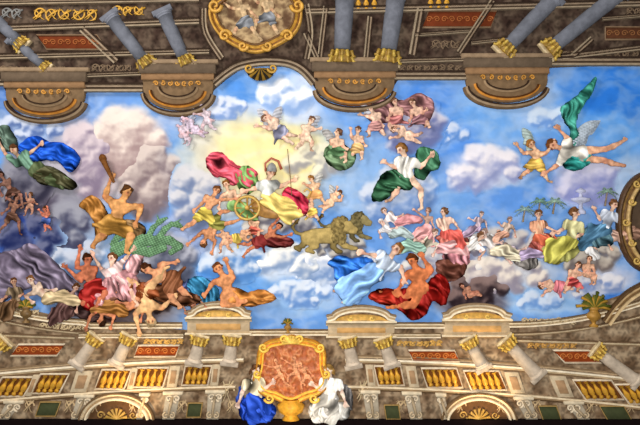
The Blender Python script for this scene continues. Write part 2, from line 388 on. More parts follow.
    sk=hz(skin)*.9+np.array((176,160,146.))*.1; Cc=np.repeat(sk[None],len(P),0)
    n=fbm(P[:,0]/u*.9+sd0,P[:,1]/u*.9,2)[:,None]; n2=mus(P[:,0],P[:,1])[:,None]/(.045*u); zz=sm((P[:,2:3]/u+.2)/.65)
    Cc=Cc*(1+.22*n-.34*n2); sh=Cc*np.array((.54,.42,.38)); Cc=sh*(1-zz)+(Cc*1.03+4)*zz  # painted shade: skin goes reddish dark with depth, lighter towards the front
    red=np.array((190,88,70.))
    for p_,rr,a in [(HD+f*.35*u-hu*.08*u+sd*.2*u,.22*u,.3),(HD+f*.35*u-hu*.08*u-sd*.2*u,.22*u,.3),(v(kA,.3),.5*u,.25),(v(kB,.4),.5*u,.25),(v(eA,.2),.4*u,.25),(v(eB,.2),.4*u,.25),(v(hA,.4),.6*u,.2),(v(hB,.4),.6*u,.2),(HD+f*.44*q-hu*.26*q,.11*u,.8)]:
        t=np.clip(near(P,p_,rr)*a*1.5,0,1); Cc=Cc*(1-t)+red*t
    for s in (-1,1):
        t=np.clip(near(P,HD+f*.34*q+hu*.04*q+sd*.15*q*s,.13*u)*1.5,0,.75); Cc=Cc*(1-t)+np.array((96,62,48.))*t
    def out(P): 
        P=P.copy(); P[:,2]=P[:,2]*ZF+w0; return P
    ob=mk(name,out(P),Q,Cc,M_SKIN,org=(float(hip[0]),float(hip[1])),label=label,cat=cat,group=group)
    if hair is not None:
        hc=[(HD+hu*.16*q-f*.14*q,HD-hu*.02*q-f*.22*q,.41*q,.37*q),(HD+hu*.30*q+sd*.16*q+f*.06*q,HD+hu*.30*q-sd*.16*q+f*.06*q,.2*q,.2*q),(HD-f*.36*q-hu*.15*q,HD-f*.46*q-hu*.1*q,.22*q,.16*q)]
        for s in(-1,1): hc.append((HD+hu*.24*q+sd*s*.28*q+f*.04*q,HD-hu*.08*q+sd*s*.38*q-f*.06*q,.14*q,.12*q))
        if long: hc+=[(HD-f*.2*u+sd*.3*u,HD-f*.3*u-hu*.8*u*long+sd*.35*u,.2*u,.12*u),(HD-f*.2*u-sd*.3*u,HD-f*.3*u-hu*.8*u*long-sd*.35*u,.2*u,.12*u)]
        P,Q=blend(hc,.09*u,.1*u,lambda x,y:.05*u*np.sin(x/u*9+3*np.sin(y/u*6)))
        hcv=hz(hair)*(1+.45*fbm(P[:,0]/u*4,P[:,1]/u*3,2)[:,None])
        mk('hair',out(P),Q,hcv,M_HAIR,parent=ob)
    def cloth(nm,cc,col,ang=70,amp=.08):
        col=hz(col); ca,sa=math.cos(math.radians(ang)),math.sin(math.radians(ang))
        def fo(x,y):
            t=(x*sa-y*ca)/u*1.25; s=(x*ca+y*sa)/u*1.2
            return aniso(t,s,sd0)
        P,Q=blend(cc,.085*u,.3*u,lambda x,y:-amp*u*fo(x,y))
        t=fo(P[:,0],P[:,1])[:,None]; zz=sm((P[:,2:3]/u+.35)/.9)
        c=col*np.clip(.58+.38*t+.34*zz,.25,1.25)+np.clip(t*zz,0,1)*24  # fold shade and highlights painted into the cloth colour
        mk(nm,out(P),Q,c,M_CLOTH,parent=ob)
    if wear:
        for kd,colr in wear:
            g=.12*u; low=[(a,b,ra+g,rb+g) for a,b,ra,rb in lA[:3]+lB[:3]]
            if kd=='skirt': 
                KA,KB,FA,FB=v(kA,.25),v(kB,.4),v(fA,.1),v(fB,.25); dd=np.array([pr[0],pr[1],0])*.4*u
                cc=[(HP,HP+(mid-HP)*.3,.48*r+g,.4*r+g)]+low[:2]+low[3:5]+[(KA,KB,.3*u,.3*u),(KA*.5+FA*.5,KB*.5+FB*.5,.3*u,.3*u),(KA,KA+(FA-KA)*.95,.32*u,.4*u),(KB,KB+(FB-KB)*.95,.32*u,.4*u),(HP,FA*.6+KA*.4+dd,.4*u,.25*u),(HP,FB*.6+KB*.4-dd,.4*u,.25*u),(FA,FB,.25*u,.25*u),(HP-dd*1.4,FA*.75+FB*.25+dd,.25*u,.12*u)]
                cloth('skirt',cc,colr,ang=math.degrees(math.atan2(fA[1]-hip[1],fA[0]-hip[0])))
            elif kd=='bodice':
                cc=[(a,b,ra+.07*u,rb+.07*u) for a,b,ra,rb in caps[6:10]]+[(sA,sA+(v(eA,.15)-sA)*.7,.3*r,.26*r),(sB,sB+(v(eB,.2)-sB)*.7,.3*r,.26*r)]
                cloth('bodice',cc,colr,ang=math.degrees(math.atan2(sp[1],sp[0])),amp=.05)
            elif kd=='loin':
                cc=[(HP,HP+(mid-HP)*.2,.42*r+g,.38*r+g),(qA,qA+(v(kA,.25)-qA)*.55,.38*r+g,.30*r+g),(qB,qB+(v(kB,.4)-qB)*.55,.38*r+g,.30*r+g),(HP,HP+np.array([pr[0]*1.5-sp[0]*.6,pr[1]*1.5-sp[1]*.6,0])*u,.3*u,.12*u)]
                cloth('loincloth',cc,colr,ang=math.degrees(math.atan2(pr[1],pr[0])))
    for dr in drapes: drape(ob,w0-.1*u,*dr)
    if wings:
        for k,(ax,ay,ln,wd,wc) in enumerate(wings):
            bs=ch+np.array([ax,ay])*.15*u; tp=ch+np.array([ax,ay])*u*ln; d=tp-bs; n2=np.array([-d[1],d[0]])/np.linalg.norm(d)*(1 if ax*-ay<0 else -1)
            pts=[bs,bs+d*.35+n2*wd*.35*u,bs+d*.75+n2*wd*.45*u,tp+n2*.15*u,tp-n2*.1*u,bs+d*.72-n2*wd*.35*u,bs+d*.62-n2*wd*.3*u,bs+d*.45-n2*wd*.6*u,bs+d*.33-n2*wd*.45*u,bs+d*.15-n2*wd*.6*u]
            wc=np.array(wc,float)
            g=relief(pts,lambda x,y,dd:w0-.3*u+.3*u*sm(dd/(.4*u))+.05*u*np.sin((x*n2[0]+y*n2[1])/u*12+(x*d[0]+y*d[1])/u*.6),
                lambda x,y,dd,w:wc*(.86+.12*np.sin((x*n2[0]+y*n2[1])/u*12+(x*d[0]+y*d[1])/u*.6))[:,None],step=max(.8,.14*u))
            mk('wing',g[0],g[1],g[2],M_CLOTH,parent=ob)
    return ob
def drape(parent,base,outline,col,ang=60,per=6.,amp=.7,h=1.2,name='drapery',label=None,cat=None):
    col=hz(col); amp=min(amp,.75); ca,sa=math.cos(math.radians(ang)),math.sin(math.radians(ang)); sd=random.random()*20
    O=catmull(outline,5); O=O+np.c_[1.6*fbm(O[:,0]/5+sd,O[:,1]/5,2),1.6*fbm(O[:,0]/5,O[:,1]/5+sd,2)]; cy0=O[:,1].mean(); ry=np.ptp(O[:,1])/2+1
    def fo(x,y):
        x=x+2.5*pn(x/12+sd,y/12); t=(x*sa-y*ca)/per; s=(x*ca+y*sa)/per
        return aniso(t,s,sd)
    def hh(x,y,d): return base*.75+ (base*.25+h)*np.sqrt(np.clip(1-(1-np.clip(d/4.,0,1))**2,0,1))+amp*fo(x,y)*np.clip(d/2.,.2,1)
    def cc(x,y,d,w):
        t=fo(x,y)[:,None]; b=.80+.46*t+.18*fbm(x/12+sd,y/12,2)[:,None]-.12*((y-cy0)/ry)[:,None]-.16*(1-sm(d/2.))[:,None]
        return col*np.clip(b,.22,1.25)+np.clip(t-.2,0,1)*36  # crease shade, darker edges and ridge highlights painted into the drapery colour
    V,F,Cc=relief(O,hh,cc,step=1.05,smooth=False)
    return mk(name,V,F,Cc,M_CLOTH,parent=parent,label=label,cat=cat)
def blobo(cx,cy,rx,ry,seed,n=11,rag=.2):
    R=random.Random(seed); return [(cx+rx*(1+R.uniform(-rag,rag))*math.cos(2*math.pi*i/n),cy+ry*(1+R.uniform(-rag,rag))*math.sin(2*math.pi*i/n)) for i in range(n)]
def creature(name,label,cat,caps,col,k=1.2,h=.6,w0=3.5,parts=(),disp=None,var=.2,dcol=0):
    cs=[(np.array((a[0],a[1],a[2] if len(a)>2 else 0.)),np.array((b[0],b[1],b[2] if len(b)>2 else 0.)),ra,rb) for a,b,ra,rb in caps]
    P,Q=blend(cs,h,k,disp); c=np.array(col,float)*(1+var*fbm(P[:,0]/7,P[:,1]/7,3)[:,None])*(.46+.6*sm((P[:,2:3]+2)/7))  # shade painted into the hide, darker with depth
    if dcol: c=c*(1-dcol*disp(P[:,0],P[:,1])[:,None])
    P[:,2]=P[:,2]*.48+w0
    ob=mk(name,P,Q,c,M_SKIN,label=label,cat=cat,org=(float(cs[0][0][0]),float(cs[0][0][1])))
    for nm,cc,pc in parts:
        cs=[(np.array((a[0],a[1],a[2] if len(a)>2 else 0.)),np.array((b[0],b[1],b[2] if len(b)>2 else 0.)),ra,rb) for a,b,ra,rb in cc]
        P,Q=blend(cs,h,k*.6,lambda x,y:.5*np.sin(x*1.3+2*np.sin(y*.8)))
        pcn=np.array(pc,float)*(1+.5*fbm(P[:,0]/3,P[:,1]/3,2)[:,None])*(.6+.5*sm((P[:,2:3]+2)/8)); P[:,2]=P[:,2]*.48+w0  # depth shade painted into mane and tuft as well
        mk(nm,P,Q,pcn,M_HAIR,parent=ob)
    return ob
def caps_path(pts,r0,r1):
    n=len(pts)-1; return [(pts[i],pts[i+1],r0+(r1-r0)*i/n,r0+(r1-r0)*(i+1)/n) for i in range(n)]
# ================= FIGURES =================
person('woman in green and billowing blue cloak reclining on a dark cloud',None,10,None,joints=[(38,170),(22,158),(14,147),(8,154),(2,142),(32,154),(42,146),(54,174),(68,182),(52,180),(64,186)],skin=(196,160,130),hair=(90,60,40),face=(-.5,-.2),wear=[('bodice',(88,120,100)),('skirt',(74,84,56))],
 drapes=[([(20,150),(26,140),(38,136),(50,142),(64,143),(80,156),(79,166),(70,172),(60,163),(48,160),(34,162)],(36,88,206),20),([(0,128),(8,126),(14,134),(18,144),(12,152),(2,148)],(90,110,96),70),([(34,174),(48,166),(62,172),(77,184),(72,190),(56,186),(42,184)],(70,68,46),25,6,1,4)])
person('dark winged figure crouching in shadow beside the cloud','crouch',7,(14,192),skin=(124,86,72),hair=(50,34,28),wear=[('loin',(86,60,50))],wings=[(-.7,-.8,2.6,1.2,(90,90,108))])
person('small reddish cherub tumbling in dark cloud','fly',5,(48,220),rot=60,skin=(190,106,82),chub=True,hair=(80,50,30),wear=[('loin',(70,90,150))])
person('shadowed man leaning forward with brown cloth','reach',6.5,(14,216),flip=True,skin=(130,88,70),hair=(44,30,26),wear=[('loin',(86,60,48))])
person('pale cherub stretching one arm upward','up',4.6,(32,206),chub=True,skin=(170,122,98),hair=(90,60,40))
person('muscular bearded man raising a knotted club over a green serpent',None,13,None,m=1.32,joints=[(116,224),(123,203),(130,190),(107,197),(113,180),(143,206),(139,221),(106,234),(94,246),(134,236),(128,251)],skin=(208,144,84),hair=(84,56,34),face=(.35,.4),wear=[('loin',(170,122,58))],
 drapes=[([(80,205),(90,196),(100,200),(107,212),(110,228),(106,240),(97,236),(95,222),(88,212)],(160,106,50),60),([(120,222),(134,220),(146,228),(142,240),(130,238)],(120,92,60),30)])
b=B(); b.add(tube([(117,183,9),(112,173,9),(108,165,8.5),(105,158,8)],1.4,3.3,(120,78,44))); b.add(lathe((107,163),(104,155),[(0,2.6),(.4,3.8),(.8,3.2),(1,1)],(112,72,40),w0=8)); b.make('club',M_HAIR,label='knotted wooden club in the bearded man\'s hand',cat='club')
serp=caps_path([(118,250,1),(130,244,2),(144,240,3),(158,241,3),(170,240,2),(180,246,1),(172,252,1)],6.8,3)+caps_path([(144,240,3),(136,249,3),(150,252,3),(164,248,2)],5.6,4)+caps_path([(134,241,3),(126,234,4),(119,237,4),(115,242,4)],3.8,2)+caps_path([(160,238,3),(166,229,3),(173,224,3),(179,225,3)],3.4,1.8)+caps_path([(150,236,3),(154,228,3),(161,222,3)],3.2,1.8)+[((178,224,3),(184,228,3),3,1.2),((160,222,3),(168,218,3),3,1.2),((119,238,4),(113,244,4),3.2,1.4),((178,222,4),(182,219,4),.9,.4),((160,219,4),(158,214,4),.9,.4)]
creature('serpent','scaly green many-headed serpent coiled under the club bearer','serpent',serp,(98,132,96),k=1.6,h=.5,w0=3.2,disp=lambda x,y:.34*np.sin(x*1.7+y*.8)*np.sin(y*1.9-x*.5),dcol=.8)
drape(None,2.5,[(-14,258),(2,252),(16,250),(30,243),(42,249),(56,262),(70,276),(84,290),(74,298),(54,293),(36,287),(18,293),(0,303),(-14,303)],(116,104,122),40,per=9,h=1.5,name='drapery',label='large grey mauve canopy cloth over reclining women',cat='drapery')
person('pale woman lying with head thrown back beside canopy','recline',9,(50,298),skin=(216,188,162),hair=(120,80,50),face=(-.3,-.5),wear=[('skirt',(186,162,122))])
person('seated woman in olive brown robe by the canopy','sit',7.5,(18,302),flip=True,skin=(180,140,112),wear=[('skirt',(106,78,54)),('bodice',(124,104,80))])
person('red skinned man recoiling with both arms flung up',None,11.5,None,m=1.25,joints=[(96,286),(89,270),(90,257),(79,267),(82,251),(83,280),(70,268),(86,302),(100,308),(108,292),(96,310)],skin=(184,100,68),hair=(60,36,24),face=(.2,.6),wear=[('loin',(150,38,34))],drapes=[([(80,292),(90,286),(106,290),(112,302),(98,310),(84,308)],(154,34,32),30,6,1,3)])
person('falling woman in pale rose gown with raised arm',None,11,None,joints=[(126,282),(114,268),(114,254),(103,268),(96,256),(126,260),(134,250),(112,292),(100,302),(134,292),(140,304)],skin=(226,184,158),hair=(110,70,44),face=(-.3,-.3),wear=[('bodice',(220,186,180))],
 drapes=[([(106,278),(116,270),(128,270),(138,278),(142,290),(132,302),(116,298),(106,306),(94,304),(98,288)],(212,150,152),70,6,1,3.5),([(126,266),(132,254),(141,246),(144,260),(138,274),(130,274)],(216,160,160),80)])
person('muscular man crouching with bare back turned',None,11.5,None,m=1.3,joints=[(172,280),(158,273),(147,268),(161,264),(174,262),(148,284),(142,294),(182,288),(193,297),(172,294),(182,306)],skin=(206,140,98),hair=(72,44,30),face=(-.6,.1),wear=[('loin',(110,66,42))],drapes=[([(150,288),(164,284),(178,289),(198,292),(204,300),(184,307),(166,303),(154,298)],(96,60,40),15,6,1,2.5)])
person('grey bearded man tumbling head down',None,12,None,m=1.25,joints=[(146,290),(150,309),(153,323),(164,307),(173,298),(137,313),(141,328),(134,280),(122,276),(158,280),(166,268)],skin=(210,164,112),hair=(150,130,100),face=(.1,.3),
 drapes=[([(126,288),(136,282),(150,284),(160,288),(162,296),(152,300),(142,299),(132,298)],(120,60,32),70,6,1,3.5)])
person('dark figure sprawling with gold brown wrap','recline',9,(124,310),rot=10,flip=True,skin=(180,114,80),hair=(60,40,26),wear=[('skirt',(140,94,48))])
person('shadowed youth tumbling beneath falling figures','fall',7,(184,288),skin=(160,106,80),wear=[('loin',(60,70,110))],flip=True)
person('pale woman sheltering behind brown cloth','crouch',8,(66,306),flip=True,skin=(190,152,132),wear=[('skirt',(90,64,60))])
person('dark haired man plunging headlong onto the rocks','fall',8.5,(108,298),rot=-20,skin=(186,116,80),hair=(50,34,26),wear=[('loin',(96,60,48))],m=1.1)
drape(None,2,[(66,302),(84,309),(98,313),(116,312),(112,324),(96,324),(80,318)],(62,44,42),10,name='drapery',label='dark brown cloth trailing over rocks',cat='drapery')
person('kneeling man in orange wrap raising his arm in plea',None,11.5,None,m=1.25,joints=[(230,294),(225,277),(218,266),(214,282),(208,291),(234,277),(228,263),(240,300),(256,297),(224,303),(240,304)],skin=(212,136,86),hair=(110,66,40),face=(-.3,-.5),
 drapes=[([(222,292),(234,287),(248,292),(264,289),(276,298),(260,305),(240,306),(222,303)],(206,130,64),10,6,1,3.),([(186,284),(198,276),(212,282),(220,296),(212,303),(196,301)],(60,130,170),50)])
car=empty('chariot',262,207,'golden wheeled chariot with scarlet lining drawn by lions','chariot')
b=B()
for rr,cc in ((12,(190,146,72)),): b.add(sweep(arc(248,208,rr,rr*.95,0,360,40)[:-1],[(-1.5,2,cc),(-1,7.5,cc),(1,7.5,(226,188,100)),(1.5,2,cc)],True))
for i in range(8):
    a=i*math.pi/4; b.add(tube([(248,208,6.5),(248+11.5*math.cos(a),208+11*math.sin(a),6.5)],.7,.9,(180,134,60),seg=6))
b.add(lathe((246,208),(250,208),[(0,.5),(.2,2.2),(.8,2.2),(1,.5)],(216,166,80),w0=7)); b.make('wheel',M_GOLD,parent=car)
b=B(); b.add(prism(catmull([(252,198),(262,202),(278,206),(296,204),(304,196),(308,200),(302,212),(286,218),(266,218),(254,212)],4),0,5,(166,120,62),1.2))
b.add(tube([(308,198,6),(311,192,6),(307,189,6),(304,192,6)],1.2,.8,(220,174,86))); b.make('body',M_GOLD,parent=car)
ath=person('helmeted woman in yellow tunic enthroned on the chariot',None,12,None,joints=[(270,200),(268,183),(272,170),(258,188),(247,191),(281,187),(292,181),(287,202),(299,213),(281,209),(289,220)],skin=(232,190,156),hair=(120,84,40),face=(.3,.1),wear=[('bodice',(198,198,190)),('skirt',(222,192,106))],w0=6.5,
 drapes=[([(282,192),(290,187),(299,191),(308,199),(309,210),(303,217),(295,214),(294,204),(286,200)],(200,54,76),40,6,1,3.)])
b=B(); b.add(lathe((272,172),(272.5,163),[(0,4.8),(.4,5),(.8,3.2),(1,.5)],(150,150,146),w0=7)); b.add(tube([(266,172,8.5),(266,164,8.5),(272,159,8.5),(279,162,8.5),(282,170,8.5)],.8,1.5,(176,90,66))); b.make('helmet',M_GOLD,parent=ath)
b=B(); b.add(tube([(292,196,9),(291,180,9),(288,150,9)],.4,.35,(130,100,70),seg=6)); b.make('spear',M_HAIR,label='thin spear held by the helmeted woman',cat='spear')
drape(None,3,[(206,162),(210,154),(220,152),(230,160),(240,166),(252,168),(258,176),(252,190),(242,184),(232,186),(225,178),(213,176)],(222,84,100),25,name='drapery',label='rose red cloak billowing behind the chariot',cat='drapery')
drape(None,3,[(234,172),(246,166),(256,172),(258,184),(250,194),(240,190)],(108,146,80),60,name='drapery',label='green cloth fluttering behind the charioteer',cat='drapery')
person('woman in green wrap leaning beside the chariot','lean',8,(234,206),skin=(224,178,144),hair=(130,84,44),wear=[('skirt',(110,144,84))])
person('naked youth in yellow sash pushing the chariot','reach',9,(206,214),rot=10,skin=(212,148,104),hair=(96,60,36),wear=[('loin',(206,180,80))],flip=True,m=1.15)
person('youth in olive cloth falling before the wheel','fall',8,(216,224),skin=(196,130,88),wear=[('loin',(114,110,50))],m=1.15)
person('cherub carrying yellow cloth under the chariot','fly',6,(238,238),flip=True,skin=(212,156,116),chub=True,wear=[('loin',(210,180,86))])
person('dark haired youth with red brown cloth flying below','fly',7.5,(262,240),rot=-15,flip=True,skin=(186,108,74),hair=(50,30,24),wear=[('loin',(110,38,36))],drapes=[([(260,238),(274,233),(294,240),(288,247),(268,247)],(104,42,40),10)])
person('cherub guiding the chariot from beneath','reach',6,(226,242),skin=(214,160,124),chub=True,hair=(150,110,60))
person('putto seated at the side of the chariot','sit',6,(254,230),skin=(216,166,130),chub=True,wear=[('loin',(180,86,70))])
person('putto holding the golden reins','reach',6.5,(316,194),skin=(226,178,138),chub=True,hair=(150,100,50),wear=[('loin',(206,146,88))],wings=[(.6,-.7,2.2,1.1,(225,220,210))])
person('winged putto flying behind the lions','fly',6,(330,203),rot=-25,flip=True,skin=(228,180,142),chub=True,wings=[(-.4,-.9,2.2,1.1,(225,222,216))])
person('putto kneeling with flower basket','crouch',6,(312,212),skin=(220,168,130),chub=True,wear=[('loin',(210,172,80))])
def lion(x,y,s,fl,label,col=(186,150,92),w0=4.,mk_=.72):
    q=lambda a,b_,c=0:(x+fl*a*s,y+b_*s,c*s)
    caps=[(q(-10,0),q(8,-1),6.4*s,7.4*s),(q(-16,1),q(-8,0),5.8*s,6.2*s),(q(8,-2),q(16,-8,1),6*s,5*s),(q(16,-9,2),q(19,-9,3),4.8*s,4.4*s),(q(19,-8,3),q(25,-6,3),3.4*s,2.4*s),(q(21,-4,3),q(25,-3.4,3),1.7*s,1.3*s),
     (q(16,-13.5,2),q(16,-14,2),1.6*s,1.2*s),(q(10,2,1),q(16,8,1),3.8*s,2.6*s),(q(16,8,1),q(22,10,1),2.4*s,1.9*s),(q(22,10,1),q(26,10.5,1),2.1*s,1.6*s),
     (q(7,2,-1),q(6,9,-1),3.4*s,2.4*s),(q(6,9,-1),q(10,13,-1),2.2*s,1.8*s),(q(10,13,-1),q(13,13.5,-1),2*s,1.6*s),
     (q(-15,3,1),q(-9,8,1),4.8*s,3.*s),(q(-9,8,1),q(-16,12,1),2.4*s,1.7*s),(q(-16,12,1),q(-11,14,1),1.8*s,1.5*s),
     (q(-17,2,-1),q(-20,8,-1),4.*s,2.4*s),(q(-20,8,-1),q(-26,10,-1),2.1*s,1.6*s),(q(-26,10,-1),q(-23,12,-1),1.6*s,1.6*s)]
    caps+=caps_path([q(-19,-1),q(-26,-3),q(-29,-8),q(-26,-12)],1.5*s,.9*s)
    mane=[(q(11,-9,2),q(9,0,2),6.8*s,6.4*s),(q(15,-14,1),q(11,-12,1),3.8*s,5*s),(q(13,-2,3),q(14,4,3),5*s,3.2*s)]
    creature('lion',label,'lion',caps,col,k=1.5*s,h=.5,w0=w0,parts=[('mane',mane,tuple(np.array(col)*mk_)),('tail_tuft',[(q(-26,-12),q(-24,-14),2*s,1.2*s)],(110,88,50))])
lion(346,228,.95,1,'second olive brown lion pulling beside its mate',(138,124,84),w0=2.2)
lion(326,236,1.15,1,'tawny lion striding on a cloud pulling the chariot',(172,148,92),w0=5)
GR=(215,215,222)
HZ[0]=.35
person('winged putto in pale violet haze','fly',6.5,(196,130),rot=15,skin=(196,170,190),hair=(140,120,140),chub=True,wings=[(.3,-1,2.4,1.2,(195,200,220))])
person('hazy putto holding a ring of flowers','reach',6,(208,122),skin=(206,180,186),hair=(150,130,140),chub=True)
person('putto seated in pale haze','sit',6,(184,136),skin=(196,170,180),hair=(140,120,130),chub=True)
HZ[0]=.12
person('winged boy with grey cloth flying beside sunlit clouds','fly',8.5,(280,132),rot=20,skin=(226,188,158),chub=True,wings=[(-.7,-.7,2.4,1.3,GR),(.5,-.9,2.2,1.2,GR)],wear=[('loin',(140,140,164))])
person('putto with outstretched arms among sun rays','reach',7.5,(306,138),flip=True,skin=(232,194,158),chub=True,wings=[(.7,-.6,2.2,1.2,GR)])
person('putto wrapped in dark green cloth','sit',8,(336,152),skin=(224,176,138),chub=True,wear=[('loin',(66,104,60))],wings=[(-.8,-.5,2.2,1.2,(200,195,190))],drapes=[([(324,152),(332,144),(346,146),(356,156),(350,168),(338,170),(328,164)],(84,114,72),40,6,1,1.5)])
person('boy climbing with yellow scarf','up',7,(357,148),skin=(228,180,144),chub=True,wear=[('loin',(196,152,88))])
person('putto holding a wreath beside red cloth','reach',7.5,(376,126),skin=(230,186,154),chub=True,wings=[(-.8,-.6,2.2,1.2,GR)],wear=[('loin',(170,114,106))])
drape(None,1.5,[(364,112),(378,101),(392,98),(404,100),(418,93),(433,101),(433,115),(424,127),(412,118),(398,116),(386,124),(370,121)],(146,94,92),20,name='drapery',label='swirling brown rose cloak around the putti',cat='drapery')
person('seated boy in russet cloth on lilac cloud','sit',7.5,(396,120),flip=True,skin=(224,174,142),chub=True,wear=[('loin',(160,86,80))])
person('putto waving from swirling brown red cloak','lean',7.5,(418,120),skin=(222,170,138),chub=True,wear=[('loin',(140,90,92))])
person('putto peeking below the brown red cloak','fly',7,(408,136),skin=(224,180,148),chub=True)
HZ[0]=0
person('standing woman in green and white cloak on a cloud',None,12,None,joints=[(404,176),(406,160),(400,148),(395,168),(386,164),(420,168),(428,158),(396,192),(390,200),(420,190),(421,208)],skin=(232,192,162),hair=(130,90,50),face=(-.6,.1),wear=[('bodice',(226,220,208))],
 drapes=[([(371,196),(376,184),(384,172),(396,170),(408,174),(415,182),(410,190),(400,190),(392,192),(386,200),(374,202)],(58,102,72),20,7,1,3.5),([(416,150),(426,147),(437,154),(439,168),(430,172),(424,180),(414,176),(416,162)],(68,118,86),60,7)])
person('flying woman with teal cloak and raised drapery',None,12,None,m=1.1,joints=[(580,155),(561,150),(549,145),(556,165),(545,172),(567,141),(557,131),(602,161),(622,166),(602,150),(623,140)],skin=(222,162,126),hair=(120,74,44),face=(-.5,.1),wear=[('bodice',(210,202,188))],
 drapes=[([(566,146),(570,132),(563,120),(560,109),(568,102),(580,92),(595,78),(590,96),(580,110),(575,124),(578,136),(574,148)],(62,146,126),75,6),([(562,160),(568,152),(578,149),(588,153),(590,162),(582,169),(572,171),(564,168)],(52,148,138),15,6,1,3.)],wings=[(1.2,-.9,2.6,1.4,(205,218,230))])
person('winged child holding yellow sheaf beside the flying woman',None,9.5,None,joints=[(534,164),(535,152),(528,143),(522,154),(516,147),(544,154),(550,145),(526,172),(518,178),(542,173),(546,181)],skin=(222,172,132),hair=(150,100,50),face=(.3,.1),wear=[('loin',(206,164,78))],wings=[(-.6,-1.1,2.2,1.2,(196,214,206))])
person('woman in flowing pale blue gown leaning forward on clouds',None,13.5,None,joints=[(374,272),(388,259),(397,248),(378,256),(364,253),(400,266),(403,278),(354,279),(340,289),(360,288),(348,300)],skin=(232,188,160),hair=(140,96,56),face=(-.5,.2),wear=[('skirt',(136,180,236)),('bodice',(206,218,236))],
 drapes=[([(328,262),(340,255),(352,258),(364,256),(374,262),(370,272),(356,272),(346,284),(336,280),(334,270)],(56,120,222),25,7,1,1),([(336,290),(348,284),(362,290),(360,300),(348,306)],(186,208,238),30,6,1,2.5)])
person('muscular red skinned man draped in crimson and brown',None,13,None,m=1.35,joints=[(418,288),(417,271),(411,259),(405,276),(398,288),(430,270),(422,258),(404,296),(386,292),(412,304),(392,306)],skin=(200,108,62),hair=(90,50,30),face=(-.4,.2),
 drapes=[([(392,296),(400,289),(410,288),(422,288),(431,278),(441,273),(449,284),(448,296),(442,306),(432,300),(426,313),(412,320),(402,312),(394,306)],(142,30,26),50,7,1,3.5),([(368,296),(378,289),(392,289),(402,296),(394,305),(378,303)],(164,42,30),20,7,1,3),([(436,262),(450,258),(466,262),(462,276),(448,282),(438,276)],(104,62,50),30,7)])
person('small cherub asleep on the dark cloud','recline',5.5,(470,294),skin=(170,114,90),chub=True,hair=(60,36,30))
def seat(lbl,x,y,u,c1,c2,fl=False,pose='sit',sk=(228,184,154),hr=(110,72,44),rot=0,mantle=None,**k):
    d=[]
    if mantle: d=[(blobo(x+(-.9 if fl else .9)*u,y+.8*u,1.8*u,1.2*u,x*7),mantle,random.choice((20,50,110,140)),u*.7,.6,.22*u)]
    return person(lbl,pose,u,(x,y),rot=rot,flip=fl,skin=sk,hair=hr,wear=[('skirt',c1)]+([('bodice',c2)] if c2 else []),drapes=d,**k)
HZ[0]=.3
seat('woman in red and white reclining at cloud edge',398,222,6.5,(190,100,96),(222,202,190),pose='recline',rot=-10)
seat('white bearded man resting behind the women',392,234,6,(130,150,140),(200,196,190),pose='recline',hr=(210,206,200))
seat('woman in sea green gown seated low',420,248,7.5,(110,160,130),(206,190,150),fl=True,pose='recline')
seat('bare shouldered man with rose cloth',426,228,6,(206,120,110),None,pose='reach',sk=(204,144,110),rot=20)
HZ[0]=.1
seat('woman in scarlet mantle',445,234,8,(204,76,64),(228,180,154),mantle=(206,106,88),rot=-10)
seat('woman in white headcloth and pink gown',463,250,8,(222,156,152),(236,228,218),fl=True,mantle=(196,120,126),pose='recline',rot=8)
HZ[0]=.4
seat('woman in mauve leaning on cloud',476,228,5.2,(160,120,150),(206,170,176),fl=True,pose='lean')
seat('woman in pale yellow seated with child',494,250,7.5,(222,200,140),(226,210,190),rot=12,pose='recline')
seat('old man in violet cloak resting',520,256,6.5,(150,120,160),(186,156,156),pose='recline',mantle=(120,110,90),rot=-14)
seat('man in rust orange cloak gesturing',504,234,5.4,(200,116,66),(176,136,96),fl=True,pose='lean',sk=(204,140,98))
HZ[0]=.05
seat('woman in orange and red gown',538,238,8.5,(200,92,62),(212,148,112),mantle=(170,80,68),rot=-8)
seat('woman in golden yellow green mantle',568,242,10.5,(186,178,76),(206,198,140),fl=True,mantle=(172,168,90),rot=14)
seat('woman in blue green gown holding basket',603,230,9.5,(80,126,158),(184,190,202),fl=True,mantle=(74,108,118),pose='lean')
seat('child in white beside the golden mantle',588,250,6,(216,210,204),None,chub=True)
seat('woman in brown shawl at the end of the group',622,240,7,(136,100,80),(184,146,126),pose='recline',rot=-20)
HZ[0]=0
person('cherub astride red cloth reaching to companion','reach',7,(571,281),skin=(228,172,140),chub=True,flip=True,wear=[('loin',(194,80,78))])
person('cherub lying on white cloud with rose cloth','fly',7,(556,286),rot=-20,skin=(230,182,152),chub=True,wear=[('loin',(208,116,124))])
person('cherub seated with arms crossed','sit',6.5,(586,274),skin=(222,166,132),chub=True)
def palm(x,y,h,label,col):
    e=empty('palm_tree',x,y,label,'palm tree')
    b=B(); b.add(tube([(x,y,2.5),(x+1,y-h*.5,2.5),(x+2,y-h,3)],1.1,.6,(140,124,104))); b.make('trunk',M_HAIR,parent=e)
    for i in range(9):
        a=math.radians(-180+i*22+4); L=8+2*(i%2); q=[(x+2+L*t*math.cos(a),y-h+L*t*math.sin(a)+5*t*t,3.2) for t in (0,.25,.5,.75,1)]
        b=B(); b.add(tube(q,.45,.25,col,seg=5))
        for t in range(1,5):
            for s in(-1,1):
                b.add(tube([q[t],(q[t][0]+s*1.3+math.cos(a),q[t][1]+2.2,3.)],.4,.15,col,seg=4))
        b.make('frond',M_CLOTH,parent=e)
palm(537,220,18,'slender palm tree with feathery green fronds',(124,160,140)); palm(552,214,12,'shorter pale green palm tree',(156,184,164)); palm(522,222,12,'faint distant palm tree in haze',(150,178,170)); palm(604,206,14,'palm tree behind the seated women',(140,168,150))
e=empty('fountain',580,214,'pale ghostly fountain basin behind the seated group','fountain')
